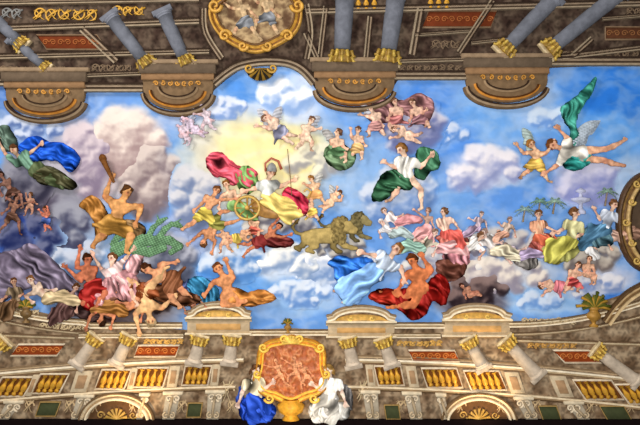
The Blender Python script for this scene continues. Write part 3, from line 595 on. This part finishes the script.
B().add(lathe((580,214),(580,188),[(0,5),(.1,5),(.2,2),(.4,2),(.5,9),(.6,10),(.65,2),(.8,1.5),(.85,5),(.9,5),(1,1)],(190,192,214),w0=1.5,seg=18)).make('basin',M_STONE,parent=e)
# ================= ARCHITECTURE =================
ST=(188,164,134);STL=(234,216,186);STD=(150,126,104);GO=(200,144,50);GOL=(230,190,92);BR=(98,72,52)
TN=[0]
def trim(g,mat=M_STONE,label='painted stone cornice moulding',smooth=False):
    TN[0]+=1; b=B()
    for q in g: b.add(q)
    b.make('trim_%d'%TN[0],mat,label=label,cat='moulding',kind='structure',smooth=smooth)
def stonecol(base,alt,sc=9,vein=.25):
    base=np.array(base,float);alt=np.array(alt,float)
    def c(x,y,d,w):
        t=sm(.5+.9*fbm(x/sc,y/sc,3))[:,None]; v=np.abs(pn(x/5+8,y/5))[:,None]
        return (base*(1-t)+alt*t)*(1-vein*sm((v-.2)*4))
    return c
topo=[(-30,-40),(670,-40),(670,66),(600,66),(548,68),(540,80),(468,80),(462,78),(398,80),(390,92),(318,92),(312,84),(300,72),(285,67),(262,66),(240,70),(226,80),(212,92),(148,94),(140,90),(88,92),(80,100),(10,100),(4,86),(-30,84)]
V,F,Cc=relief(topo,lambda x,y,d:1.2+.5*np.clip(d/2,0,1)+.3*bil(x/9,y/9,2)*np.clip(d/3,0,1),stonecol((104,88,74),(58,44,38),14),step=2.,smooth=False)
mk('wall_north',V,F,Cc,M_STONE,label='painted brown stone attic wall with carved scrollwork',cat='wall',kind='structure')
boto=[(-30,292),(0,300),(30,310),(70,318),(120,324),(188,330),(192,310),(205,304),(232,304),(246,312),(250,330),(290,328),(328,330),(332,314),(346,308),(375,308),(390,314),(396,322),(444,322),(448,312),(462,306),(490,306),(504,314),(510,322),(560,322),(585,318),(600,302),(640,288),(670,280),(670,470),(-30,470)]
V,F,Cc=relief(boto,lambda x,y,d:1.2+.5*np.clip(d/2,0,1)+.3*bil(x/9,y/9,2)*np.clip(d/3,0,1),stonecol((178,154,124),(112,88,66),12),step=2.,smooth=False)
mk('wall_south',V,F,Cc,M_STONE,label='painted beige stone gallery wall with carved ornament',cat='wall',kind='structure')
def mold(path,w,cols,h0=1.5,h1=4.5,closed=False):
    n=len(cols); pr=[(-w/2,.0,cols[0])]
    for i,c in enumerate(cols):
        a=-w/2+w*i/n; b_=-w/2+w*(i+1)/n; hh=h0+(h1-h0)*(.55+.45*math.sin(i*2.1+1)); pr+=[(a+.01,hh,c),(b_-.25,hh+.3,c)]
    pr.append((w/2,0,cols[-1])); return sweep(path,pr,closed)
def capital(parent,x,y,d,r,k=1.,name='capital'):
    d=np.array(d,float); d/=np.linalg.norm(d); n=np.array([-d[1],d[0]]); A=np.array([x,y],float); b=B()
    c1=tuple(np.array((220,182,80))*k); c2=tuple(np.array((180,142,60))*k)
    b.add(lathe(A,A+d*r*1.3,[(0,r*.95),(.5,r*1.05),(1,r*1.3)],tuple(np.array((164,126,54))*k),w0=3.5))
    for row,(t0,kk) in enumerate(((0.,1.),(.65,1.1))):
        for s in (-1,-.5,0,.5,1):
            p=A+d*r*t0+n*s*r*kk; q=p+d*r*.6+n*s*r*.2; e=q+d*r*.1+n*s*r*.3
            z=3.5+r*.8*math.sqrt(max(0,1-s*s*.8)); b.add(tube([(p[0],p[1],z),(q[0],q[1],z+.5),(e[0],e[1],z+1.)],r*.24,r*.16,c1 if (row+int(s*2))%2 else c2,seg=5))
    for s in(-1,1):
        c=A+d*r*1.2+n*s*r*1.05; b.add(tube(spiral(c[0],c[1],r*.36,0,1.2,5.,12),r*.15,r*.1,tuple(np.array((236,204,110))*k),seg=5))
    p=A+d*r*1.3
    b.add(prism([tuple(p-n*r*1.5),tuple(p+n*r*1.5),tuple(p+n*r*1.5+d*r*.45),tuple(p-n*r*1.5+d*r*.45)],0,6.5,tuple(np.array((214,190,146))*k),.3))
    b.make(name,M_GOLD,parent=parent)
def column(xt,yt,xb,yb,r,col,label,grp,k=1.):
    e=empty('column',xb,yb,label,'column',grp); T=np.array([xt,yt],float);Bt=np.array([xb,yb],float); d=(T-Bt)/np.linalg.norm(T-Bt); n=np.array([-d[1],d[0]])
    b=B().add(lathe(Bt+d*r*.6,T-d*r*.2,[(0,r*1.05),(.3,r*1.02),(.7,r*.95),(1,r*.88)],col,w0=3,seg=20,dz=1.)); b.make('shaft',M_STONE,parent=e)
    b=B(); b.add(lathe(Bt,Bt+d*r*.7,[(0,r*1.15),(.2,r*1.25),(.4,r*1.2),(.5,r*1.05),(.7,r*1.15),(1,r*1.05)],tuple(np.array(col)*1.12),w0=3,seg=18))
    b.add(prism([tuple(Bt-n*r*1.45-d*r*.7),tuple(Bt+n*r*1.45-d*r*.7),tuple(Bt+n*r*1.45+d*.3),tuple(Bt-n*r*1.45+d*.3)],0,6,tuple(np.array(col)*1.02),.4)); b.make('base',M_STONE,parent=e)
    capital(e,xt,yt,d,r,k)
for xt,yt,xb,yb,r in [(93,343,79,363,6),(127,343,118,362,6),(199,344,195,361,6.2),(232,344,230,361,6.2),(349,346,353,364,6.2),(385,346,391,363,6.2),(471,346,482,366,6.2),(510,346,536,374,6.6),(600,354,634,380,6.2),(2,346,-14,362,6)]:
    column(xt,yt,xb,yb,r,(192,174,152),'round cream grey marble column with gilded leafy capital on gallery ledge','gallery columns')
for xt,yt,xb,yb,r in [(144,60,112,18,7),(184,58,164,14,7),(342,52,345,-4,9),(388,52,396,-4,9),(508,46,552,0,7.8),(554,46,618,-6,7.8),(20,42,-14,10,6),(44,66,14,40,5)]:
    column(xt,yt,xb,yb,r,(112,114,122),'blue grey column with gilded capital under the cornice','cornice columns',.9)
def pediment(x0,x1,yt,yb):
    cx=(x0+x1)/2; w=(x1-x0)/2; e=empty('pediment',cx,yb,'curved segmental stone pediment with gilded panel','pediment','gallery pediments')
    b=B(); P=[(x0-1,yt+11),(x0+3,yt+10)]+arc(cx,yt+11,w-5,10,-170,-10,18)+[(x1-3,yt+10),(x1+1,yt+11)]
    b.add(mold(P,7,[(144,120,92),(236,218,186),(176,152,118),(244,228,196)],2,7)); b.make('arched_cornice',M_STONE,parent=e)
    b=B(); b.add(prism([(x0+4,yt+13)]+arc(cx,yt+13,w-8,6,-175,-5,10)+[(x1-4,yt+13)],0,3.5,(204,158,78),.4)); 
    for s in(-1,1): b.add(tube(spiral(cx+s*w*.32,yt+11,2.6,0 if s>0 else math.pi,1.3*s,4,16),.8,.5,(236,200,104),seg=5))
    b.make('gilded_panel',M_GOLD,parent=e)
    b=B(); b.add(mold([(x0-2,yt+16),(x1+2,yt+16)],5,[(234,214,178),(160,136,102),(214,192,156)],2,7)); b.add(prism(rect(x0,yt+18.5,x1,yb+3),0,4,(190,166,132),.5))
    b.add(prism(rect(x0+9,yt+20,x1-9,yb-1),0,5,(206,158,98),.5)); b.add(mold([(x0-2,yb+4),(x1+2,yb+4)],3.5,[(226,206,172),(146,120,90)],2,6)); b.make('lintel',M_STONE,parent=e)
pediment(188,250,303,330); pediment(328,394,307,333); pediment(443,509,305,332)
yb=lambda x:360+20*((x-290)/340.)**2
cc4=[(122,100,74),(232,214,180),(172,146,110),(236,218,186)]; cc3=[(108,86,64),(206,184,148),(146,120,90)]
cl=lambda x:322-18*max(0,(90-x)/110)**1.6
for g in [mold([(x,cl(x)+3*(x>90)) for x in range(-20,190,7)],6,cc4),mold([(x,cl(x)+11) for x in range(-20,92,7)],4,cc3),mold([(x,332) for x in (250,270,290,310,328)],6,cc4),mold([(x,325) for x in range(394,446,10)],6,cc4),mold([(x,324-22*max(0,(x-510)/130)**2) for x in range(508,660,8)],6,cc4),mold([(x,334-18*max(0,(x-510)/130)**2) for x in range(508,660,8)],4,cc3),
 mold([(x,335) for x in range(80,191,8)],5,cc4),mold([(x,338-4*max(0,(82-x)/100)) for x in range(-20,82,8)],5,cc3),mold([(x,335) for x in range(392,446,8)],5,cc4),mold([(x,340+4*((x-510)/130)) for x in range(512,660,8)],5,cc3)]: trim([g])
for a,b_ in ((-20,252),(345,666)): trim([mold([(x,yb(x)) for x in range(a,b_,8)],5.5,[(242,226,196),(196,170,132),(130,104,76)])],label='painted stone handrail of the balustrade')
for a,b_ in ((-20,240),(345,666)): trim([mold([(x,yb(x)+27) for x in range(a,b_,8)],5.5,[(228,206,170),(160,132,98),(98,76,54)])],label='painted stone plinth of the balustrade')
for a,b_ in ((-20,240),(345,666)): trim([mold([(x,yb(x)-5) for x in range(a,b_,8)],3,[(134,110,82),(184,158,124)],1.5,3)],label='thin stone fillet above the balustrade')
trim([prism(rect(-30,418,670,470),0,7,(26,17,17),.5)],label='dark brown ledge under the fresco')
def panel(x0,y0,x1,y1,col,acc,label,sh=0,fr=(ST,STL)):
    P=[(x0,y0),(x1,y0),(x1+sh,y1),(x0+sh,y1)]; e=empty('wall_panel',(x0+x1)/2,y1,label,'panel')
    b=B(); b.add(prism(P,0,2.6,col,.4)); 
    n=max(2,int((x1-x0)/7)); cy=(y0+y1)/2
    for i in range(n):
        cx=x0+sh/2+(i+.5)*(x1-x0)/n; b.add(tube(spiral(cx,cy,min(3.2,(y1-y0)*.36),i*math.pi,1.5*(1 if i%2 else -1),3,18),.7,.45,acc,seg=5))
    b.make('field',M_STONE,parent=e)
    b=B(); b.add(sweep(P,[(-1,2,fr[1]),(-.6,4,fr[1]),(.6,4,fr[0]),(1,2,fr[0])],True)); b.make('frame',M_STONE,parent=e,)
for p in [(139,345,180,356,-4),(408,350,454,361,5),(20,344,66,355,-8),(552,350,588,362,12)]: panel(p[0],p[1],p[2],p[3],(142,66,32),(200,118,60),'russet panel of carved scrolls between columns',p[4])
for p in [(38,36,98,50,10),(428,12,496,28,-6)]: panel(p[0],p[1],p[2],p[3],(110,54,32),(160,94,54),'dark russet panel of carved scrolls under the cornice',p[4],(BR,(140,116,92)))
panel(604,28,650,40,(92,58,40),(140,94,60),'brown carved panel under the cornice',0,(BR,(140,116,92)))
def baluster(x,y,h,sl,lab,grp,r=2.7,c=(214,156,50)):
    b=B(); b.add(lathe((x,y),(x+sl,y+h),[(0,r*.8),(.08,r*.8),(.1,r*.4),(.3,r*.5),(.55,r*1.05),(.72,r*.9),(.82,r*.4),(.88,r*.75),(1,r*.8)],c,w0=3.4,seg=12))
    b.make('baluster',M_GOLD,label=lab,cat='baluster',group=grp)
for x0,x1,n in [(6,34,4),(44,68,4),(105,130,4),(140,167,4),(188,210,4),(376,398,4),(423,454,5),(465,496,5),(574,608,5),(616,642,4)]:
    ym=yb((x0+x1)/2); sl=(x0+x1-580)/2*.032
    P=[(x0-2,ym+4),(x1+2,ym+4),(x1+2+sl*1.3,ym+23),(x0-2+sl*1.3,ym+23)]
    e=B().add(prism(P,0,2.2,(110,68,34),.3)); e.add(sweep(P,[(-1.2,1.5,STL),(-.7,4,STL),(.7,4,ST),(1.2,1.5,ST)],True)); e.make('recess_panel',M_STONE,label='recessed brown panel behind gilded balusters',cat='panel')
    for i in range(n): baluster(x0+(i+.5)*(x1-x0)/n,ym+5,16.5,sl,'small gilded vase-shaped baluster in the gallery parapet','gilded balusters')
def console(x,y0,y1,w,sl,col=STL,g='gallery brackets',lb='carved beige scroll bracket below the balustrade'):
    b=B(); b.add(prism([(x-w,y0),(x+w,y0),(x+w*.8+sl,y1),(x-w*.8+sl,y1)],0,4,tuple(np.array(col)*.78),.8))
    b.add(prism([(x-w*1.3,y0-2),(x+w*1.3,y0-2),(x+w*1.3,y0+1),(x-w*1.3,y0+1)],0,6.5,(226,206,172),.4))
    for s in(-1,1):
        b.add(tube(spiral(x+s*w*.5,y0+5,w*.55,math.pi/2,1.4*s,5,20),1.1,.7,(232,212,180),seg=6)); b.add(tube(spiral(x+sl*.8+s*w*.4,y1-5,w*.45,-math.pi/2,1.3*s,5,18),1.,.6,(206,182,146),seg=6))
    b.add(tube([(x,y0+3,5),(x+sl*.5,(y0+y1)/2,7),(x+sl,y1-3,5)],1.6,1.2,(188,164,130),seg=6))
    b.make('console_bracket',M_STONE,label=lb,cat='bracket',group=g)
for x,sl in [(86,-8),(174,-5),(216,-3),(370,3),(411,5),(522,9),(572,11),(16,-12),(146,-6),(440,6)]: console(x,yb(x)+30 if abs(x-290)<200 else yb(x)+28,419,7.5 if x not in(146,440) else 4,sl)
for x,w in [(86,8),(176,5),(217,4),(369,4),(410,5),(510,7),(556,8),(38,3),(136,3)]:
    ym=yb(x); sl=(x-290)*.032; B().add(prism([(x-w,ym+3),(x+w,ym+3),(x+w+sl,ym+24),(x-w+sl,ym+24)],0,4.5,(208,186,152),.6)).add(prism([(x-w*.55+sl*.2,ym+7),(x+w*.55+sl*.2,ym+7),(x+w*.55+sl*.8,ym+20),(x-w*.55+sl*.8,ym+20)],0,5.4,(172,136,100),.5)).make('pedestal',M_STONE,label='square cream stone pedestal in the gallery parapet',cat='pedestal',group='parapet pedestals')
def marble(x,y,w,h,sl,col): B().add(prism([(x-w,y-h),(x+w,y-h),(x+w+sl,y+h),(x-w+sl,y+h)],0,3.6,col,.6)).add(sweep([(x-w,y-h),(x+w,y-h),(x+w+sl,y+h),(x-w+sl,y+h)],[(-1,2,BR),(-.5,4.6,(176,144,90)),(.5,4.6,(150,118,66)),(1,2,BR)],True)).make('marble_panel',M_STONE,label='dark green marble panel in gilt frame',cat='panel')
for x,y,w,sl in [(52,408,10,-5),(196,409,7,-2),(391,411,7,2),(546,412,9,5),(610,412,12,8)]: marble(x,y,w,7,sl,(70,74,50))
for cx in (118,478):
    e=empty('arch',cx,419,'low stone arch with gilded shell ornament','arch')
    B().add(mold(arc(cx,421,34,26,180,360,28),8,[(112,88,62),(230,208,170),(172,144,108),(234,214,178)],2,7)).make('archivolt',M_STONE,parent=e)
    B().add(prism(arc(cx,421,29,21,180,360,20),0,3,(96,70,48),.4)).make('tympanum',M_STONE,parent=e)
    b=B()
    for i in range(7):
        a=math.radians(195+i*25); b.add(tube([(cx,418,4),(cx+11*math.cos(a),418+11*math.sin(a),5)],.6,1.6,(200,156,76),seg=6))
    for s in(-1,1): b.add(tube(spiral(cx+s*16,414,4,0,1.3*s,4,16),.9,.5,(186,146,76),seg=5)); b.add(tube([(cx,417,3.5),(cx+s*13,417,3.5)],.7,.7,(186,146,76),seg=5))
    b.make('shell',M_GOLD,parent=e)
ca=empty('cartouche',291,400,'large gilded cartouche framing a reddish bronze relief','cartouche')
fr=catmull([(262,350),(270,343),(284,340),(292,337),(300,340),(314,343),(322,350),(323,366),(326,380),(318,390),(306,394),(291,400),(276,394),(264,390),(257,380),(260,366)],4)
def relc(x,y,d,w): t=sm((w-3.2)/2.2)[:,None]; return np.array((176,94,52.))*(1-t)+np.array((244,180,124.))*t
V,F,Cc=relief(fr,lambda x,y,d:3+1.4*np.clip(bil(x/7+4,y/9,2),0,1),relc,step=.9,smooth=False); mk('relief_panel',V,F,Cc,M_GOLD,parent=ca)
B().add(mold(fr,7,[(190,124,30),(255,208,80),(220,150,40),(248,192,72)],3,8,True)).make('frame',M_GOLD,parent=ca)
for x,y,r,a,t in [(264,346,5,0,1.4),(320,346,5,math.pi,-1.4),(258,372,4,.5,1.3),(326,372,4,2.6,-1.3),(270,396,5,3,-1.4),(314,396,5,0,1.4),(284,338,4,0,-1.3),(300,338,4,3.1,1.3)]: B().add(tube(spiral(x,y,r,a,t,8,22),1.5,.8,(255,208,88),seg=6)).make('scroll',M_GOLD,parent=ca)
b=B()
for i in range(9):
    a=math.radians(-170+i*20); b.add(tube([(291,342,8),(291+9*math.cos(a),343+9*math.sin(a),9)],.6,1.5,(250,206,96),seg=6))
b.make('crest_shell',M_GOLD,parent=ca)
b=B(); b.add(lathe((291,398),(291,418),[(0,8),(.3,14),(.6,12),(.8,6),(1,9)],(232,166,52),w0=4,seg=20)); b.make('pedestal',M_GOLD,parent=ca)
for x,y,rt in [(280,374,0),(296,372,10),(307,376,-10)]:
    g=person('x','reach',5.,(x,y),rot=rt,skin=(224,150,104),hair=None,w0=4,cat=None,name='relief_figure'); 
    g.parent=ca; g.location=(-(g['_o'][0]-291)*S,(400-g['_o'][1])*S,0); del g['label']
person('seated woman in pale bodice and deep blue skirt beside the cartouche',None,11,None,joints=[(256,397),(254,379),(257,368),(244,388),(240,400),(264,388),(271,382),(267,402),(268,417),(251,405),(253,419)],skin=(232,206,186),hair=(96,66,46),face=(.4,.1),w0=5.5,m=1.1,wear=[('bodice',(222,206,170)),('skirt',(38,70,176))],long=.5,
 drapes=[([(240,404),(242,398),(248,399),(256,403),(266,401),(275,405),(276,413),(268,421),(250,421),(240,415)],(40,74,192),75,6,1,3.2),([(238,392),(241,385),(246,387),(244,396),(242,404),(236,400)],(56,88,184),80,6,1,1)])
person('seated woman in white gown with garland beside the cartouche',None,11,None,joints=[(329,397),(331,379),(328,368),(321,388),(314,384),(341,388),(345,400),(318,402),(316,417),(334,405),(332,419)],skin=(236,214,192),hair=(150,116,66),face=(-.4,.1),w0=5.5,m=1.1,wear=[('bodice',(234,228,216)),('skirt',(214,208,196))],long=.5,
 drapes=[([(309,407),(312,402),(320,402),(330,404),(342,401),(350,408),(348,417),(334,421),(318,421),(309,415)],(226,220,208),75,6,1,3.2),([(342,384),(349,386),(353,396),(351,410),(346,404),(344,394)],(116,112,110),80,6,1,1)])
def corbel(x0,x1,yt,yb_):
    cx=(x0+x1)/2; w=(x1-x0)/2; hgt=yb_-yt; e=empty('corbel',cx,yt,'rounded projecting stone entablature block with orange gilded soffit','corbel','projecting entablature blocks')
    B().add(prism(rect(x0-3,yt-4,x1+3,yt+5),0,9,(104,88,72),.6)).add(prism(rect(x0-1,yt+4,x1+1,yt+11),0,7.5,(146,112,80),.6)).add(prism(rect(x0-5,yt-9,x1+5,yt-5),0,7.5,(150,126,100),.6)).make('upper_cornice',M_STONE,parent=e)
    b=B(); P=[(x0,yt+10)]+[(cx-w*math.cos(math.radians(a)),yt+hgt*.45+hgt*.55*math.sin(math.radians(a))) for a in range(0,181,10)]+[(x1,yt+10)]
    b.add(prism(P,0,5,(124,100,74),.6)); b.make('block',M_STONE,parent=e)
    b=B()
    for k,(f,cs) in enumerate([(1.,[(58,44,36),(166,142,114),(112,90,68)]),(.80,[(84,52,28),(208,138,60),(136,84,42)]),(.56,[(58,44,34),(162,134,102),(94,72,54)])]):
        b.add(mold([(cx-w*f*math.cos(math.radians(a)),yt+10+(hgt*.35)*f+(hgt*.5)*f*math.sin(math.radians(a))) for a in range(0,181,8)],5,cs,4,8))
    b.make('soffit_moulding',M_STONE,parent=e)
    for i in range(-3,4): B().add(tube(spiral(cx+i*w*.2,yt+15,2.6,i,1.3,8,14),.9,.6,(200,140,58),seg=5)).make('gilded_scroll',M_GOLD,parent=e)
corbel(8,86,78,118); corbel(144,214,70,111); corbel(315,394,68,106); corbel(465,546,64,103)
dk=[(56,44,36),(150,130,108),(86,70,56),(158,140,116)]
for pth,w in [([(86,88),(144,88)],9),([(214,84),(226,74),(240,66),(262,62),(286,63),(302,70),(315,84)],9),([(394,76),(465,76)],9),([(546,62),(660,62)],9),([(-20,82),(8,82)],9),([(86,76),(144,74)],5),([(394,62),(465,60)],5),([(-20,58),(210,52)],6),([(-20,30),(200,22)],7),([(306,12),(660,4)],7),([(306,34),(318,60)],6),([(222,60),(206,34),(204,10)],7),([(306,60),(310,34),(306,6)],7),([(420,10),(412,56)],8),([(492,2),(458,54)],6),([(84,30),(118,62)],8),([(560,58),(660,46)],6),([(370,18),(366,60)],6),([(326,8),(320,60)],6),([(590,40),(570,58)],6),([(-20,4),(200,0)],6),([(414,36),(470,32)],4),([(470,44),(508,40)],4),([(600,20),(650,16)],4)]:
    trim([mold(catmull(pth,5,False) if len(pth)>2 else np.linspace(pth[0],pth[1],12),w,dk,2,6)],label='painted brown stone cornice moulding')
ct=empty('cartouche',256,55,'gilded oval cartouche with scrolled frame and pale carved field','cartouche')
fo=catmull([(222,0),(214,14),(220,30),(234,42),(256,50),(278,42),(294,30),(298,12),(290,-4),(256,-14)],5)
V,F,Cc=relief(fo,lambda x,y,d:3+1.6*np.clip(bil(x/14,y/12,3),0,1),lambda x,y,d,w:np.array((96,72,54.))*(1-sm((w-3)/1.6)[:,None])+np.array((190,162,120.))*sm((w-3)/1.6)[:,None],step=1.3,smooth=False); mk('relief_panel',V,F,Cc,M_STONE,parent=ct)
B().add(mold(fo,9,[(106,70,30),(212,160,66),(136,92,40),(196,146,62)],3,8,True)).make('frame',M_GOLD,parent=ct)
for x,y,rt in [(246,22,0),(268,18,10)]:
    g=person('x','reach',8.,(x,y),rot=rt,skin=(186,156,116),hair=None,w0=3.4,cat=None,name='relief_figure',wear=[('loin',(110,112,116))],m=1.1); 
    g.parent=ct; g.location=(-(g['_o'][0]-256)*S,(55-g['_o'][1])*S,0); del g['label']
for x,y,r,a,t in [(216,8,7,0,1.3),(298,8,7,math.pi,-1.3),(226,38,6,0,-1.4),(288,38,6,3.1,1.4),(244,48,5,0,1.3),(268,48,5,3.1,-1.3)]: B().add(tube(spiral(x,y,r,a,t,8,22),2,1,(208,156,68),seg=6)).make('scroll',M_GOLD,parent=ct)
b=B()
for i in range(11):
    a=math.radians(10+i*16); b.add(tube([(261,70,6),(261+14*math.cos(a),71+11*math.sin(a),7)],1,2.2,(40,34,26) if i%2 else (150,114,42),seg=6))
b.add(tube(spiral(250,70,5,0,1.3,8,18),1.4,.8,(190,146,60))); b.add(tube(spiral(273,70,5,3.1,-1.3,8,18),1.4,.8,(190,146,60)))
b.make('shell_ornament',M_GOLD,label='dark and gold shell hanging from the cornice arch',cat='ornament')
def goldscroll(x,y,w,h,label,n=4,c=(190,142,54),mat=M_GOLD,tk=1.):
    b=B(); 
    for i in range(n):
        cx=x+(i+.5)*w/n
        b.add(tube(spiral(cx,y+h/2,min(h/2,w/n*.55),i*2.,1.1*(1 if i%2 else -1),2.6,20),1.*tk,.4*tk,c,seg=6)); b.add(tube([(cx-w/n*.5,y+h*.8,2.4),(cx,y+h*.5,3.2),(cx+w/n*.5,y+h*.2,2.4)],.5,1.*tk,c,seg=6))
        for s in (-1,1):
            b.add(tube([(cx,y+h*.5,2.8),(cx+s*w/n*.25,y+h*.5-h*.3,3.2),(cx+s*w/n*.42,y+h*.5-h*.22,2.8)],.9*tk,.3,c,seg=5)); b.add(tube([(cx,y+h*.55,2.6),(cx+s*w/n*.2,y+h*.8,3.),(cx+s*w/n*.4,y+h*.9,2.6)],.8*tk,.3,c,seg=5))
    b.make('scroll_ornament',mat,label=label,cat='ornament')
G2=(122,102,82)
goldscroll(34,8,64,14,'gilded leaf scroll frieze',5,(206,156,60)); goldscroll(112,6,34,11,'gilded leaf scroll frieze',3,(206,156,60)); goldscroll(2,8,22,12,'carved stone scroll beside the frieze',2,(130,128,124),M_STONE)
goldscroll(398,65,64,7,'grey carved acanthus frieze',8,G2,M_STONE,.8); goldscroll(552,51,86,7,'grey carved acanthus frieze',10,G2,M_STONE,.8); goldscroll(92,64,40,9,'carved acanthus frieze in brown stone',5,G2,M_STONE,.8); goldscroll(0,66,66,8,'carved acanthus frieze in brown stone',8,G2,M_STONE,.8)
goldscroll(430,40,30,10,'carved leaf scroll in brown stone',3,G2,M_STONE,.8); goldscroll(624,8,26,8,'carved leaf scroll in brown stone',3,G2,M_STONE,.8)
for x0,y0 in [(358,2),(366,2),(374,2),(430,1),(438,1),(446,1)]: baluster(x0,y0-4,12,0,'gilded baluster above the upper columns','upper balusters')
G3=(206,182,142)
goldscroll(0,308,40,9,'pale carved leaf frieze above the gallery',5,G3,M_STONE,.8); goldscroll(40,322,50,8,'pale carved leaf frieze above the gallery',7,G3,M_STONE,.8); goldscroll(520,317,56,7,'pale carved leaf frieze above the gallery',8,G3,M_STONE,.8); goldscroll(396,340,46,6,'gilded leaf scroll frieze',7,(206,158,80)); goldscroll(144,338,40,6,'gilded leaf scroll frieze',6,(206,158,80)); goldscroll(526,342,50,6,'gilded leaf scroll frieze',7,(196,146,74))
goldscroll(220,374,14,32,'carved festoon beside the seated woman',1,G3,M_STONE); goldscroll(357,374,10,30,'carved festoon beside the seated woman',1,G3,M_STONE)
for x in (96,134,182,232,400,460,500,534,590,630,30,70): goldscroll(x-5,396,10,18,'carved leaf drop in beige stone',1,(192,164,124),M_STONE,.9)
e=empty('round_window_frame',640,262,'large brown gilded oval frame at the edge of the vault','frame')
B().add(mold(arc(648,222,26,44,0,360,48)[:-1],14,[(84,58,32),(180,142,84),(114,82,46),(200,164,104),(88,62,38)],3,9,True)).make('outer_frame',M_GOLD,parent=e)
B().add(prism(arc(648,222,21,39,0,360,30)[:-1],0,3,(88,72,58),.5)).make('field',M_STONE,parent=e)
for y in (184,202,222,242,260): B().add(tube(spiral(622+abs(y-222)*.28,y,4,0,1.3,9,16),1.3,.7,(210,172,92),seg=6)).make('leaf_scroll',M_GOLD,parent=e)
def urn(x,y,s,label,col=(160,118,54),nl=9,sp=1.):
    e=empty('urn',x,y,label,'urn')
    B().add(lathe((x,y),(x,y-18*s),[(0,4*s),(.08,4*s),(.15,1.6*s),(.25,2*s),(.45,6*s),(.62,6.6*s),(.75,4*s),(.82,3.4*s),(.9,5*s),(1,4.6*s)],col,w0=4,seg=18)).make('vase',M_GOLD,parent=e)
    b=B(); R=random.Random(int(x))
    for i in range(nl):
        a=math.radians(-190+i*200/(nl-1)); k=sp*R.uniform(.8,1.3); b.add(tube([(x,y-17*s,5),(x+5*s*k*math.cos(a),y-19*s+5*s*k*math.sin(a),6),(x+9*s*k*math.cos(a),y-18*s+8*s*k*math.sin(a),5)],.9*s,1.6*s,[(84,90,40),(176,134,56),(108,104,48)][i%3],seg=5))
    b.make('foliage',M_CLOTH,parent=e)
urn(592,326,1.1,'gilded trophy urn crowned with green and gold leaves',(170,124,52),17,1.4); urn(288,332,.55,'small gilded vase on the parapet above the cartouche'); urn(28,322,.9,'bronze urn with foliage on the parapet',(120,92,54),11)
trim([mold(catmull([(604,322),(616,306),(632,292),(664,276)],6,False),10,[(96,72,48),(200,168,122),(136,106,70),(210,180,134)],2,7)],label='curved brown stone rib at the vault edge')
# ================= LIGHT + CAMERA =================
def area(name,loc,target,size,power,col):
    l=bpy.data.lights.new(name,'AREA'); l.size=size[0]; l.shape='RECTANGLE'; l.size_y=size[1]; l.energy=power; l.color=col
    o=bpy.data.objects.new(name,l); COL.objects.link(o); o.location=loc; o.rotation_euler=(Vector(target)-Vector(loc)).to_track_quat('-Z','Y').to_euler(); return o
area('fill_from_below',(-.4,.2,.4),(-.4,.2,17),(8,6),2450,(1,.985,.97))  # unseen area lamp added below the camera as upward fill
area('side_key_light',(12,11,6.5),(0,0,17.6),(6,4),2000,(1,.97,.94))  # unseen side lamp added to model the relief, no window built
def spot(x,y,p,ang,tx,ty):
    l=bpy.data.lights.new('uplight','SPOT'); l.energy=p; l.spot_size=math.radians(ang); l.spot_blend=1; l.color=(1,.74,.42); l.shadow_soft_size=.1
    o=bpy.data.objects.new('uplight',l); COL.objects.link(o); loc=Vector((-(x-320)*S,(212.5-y)*S,H-2.2)); o.location=loc
    o.rotation_euler=(Vector((-(tx-320)*S,(212.5-ty)*S,H))-loc).to_track_quat('-Z','Y').to_euler()
spot(140,460,560,50,138,372); spot(480,460,560,50,482,374); spot(292,480,150,60,292,376)
w=bpy.data.worlds.new('w'); bpy.context.scene.world=w; w.use_nodes=True; w.node_tree.nodes['Background'].inputs[0].default_value=(.94,.97,1,1); w.node_tree.nodes['Background'].inputs[1].default_value=.14
for o in list(bpy.data.objects):
    if '_o' in o: del o['_o']
cam=bpy.data.cameras.new('camera'); cam.lens=36; cam.sensor_width=36; co=bpy.data.objects.new('camera',cam); COL.objects.link(co); co.location=(0,0,CZ); co.rotation_euler=(0,math.pi,0)
bpy.context.scene.camera=co
bpy.context.scene.view_settings.view_transform='Standard'
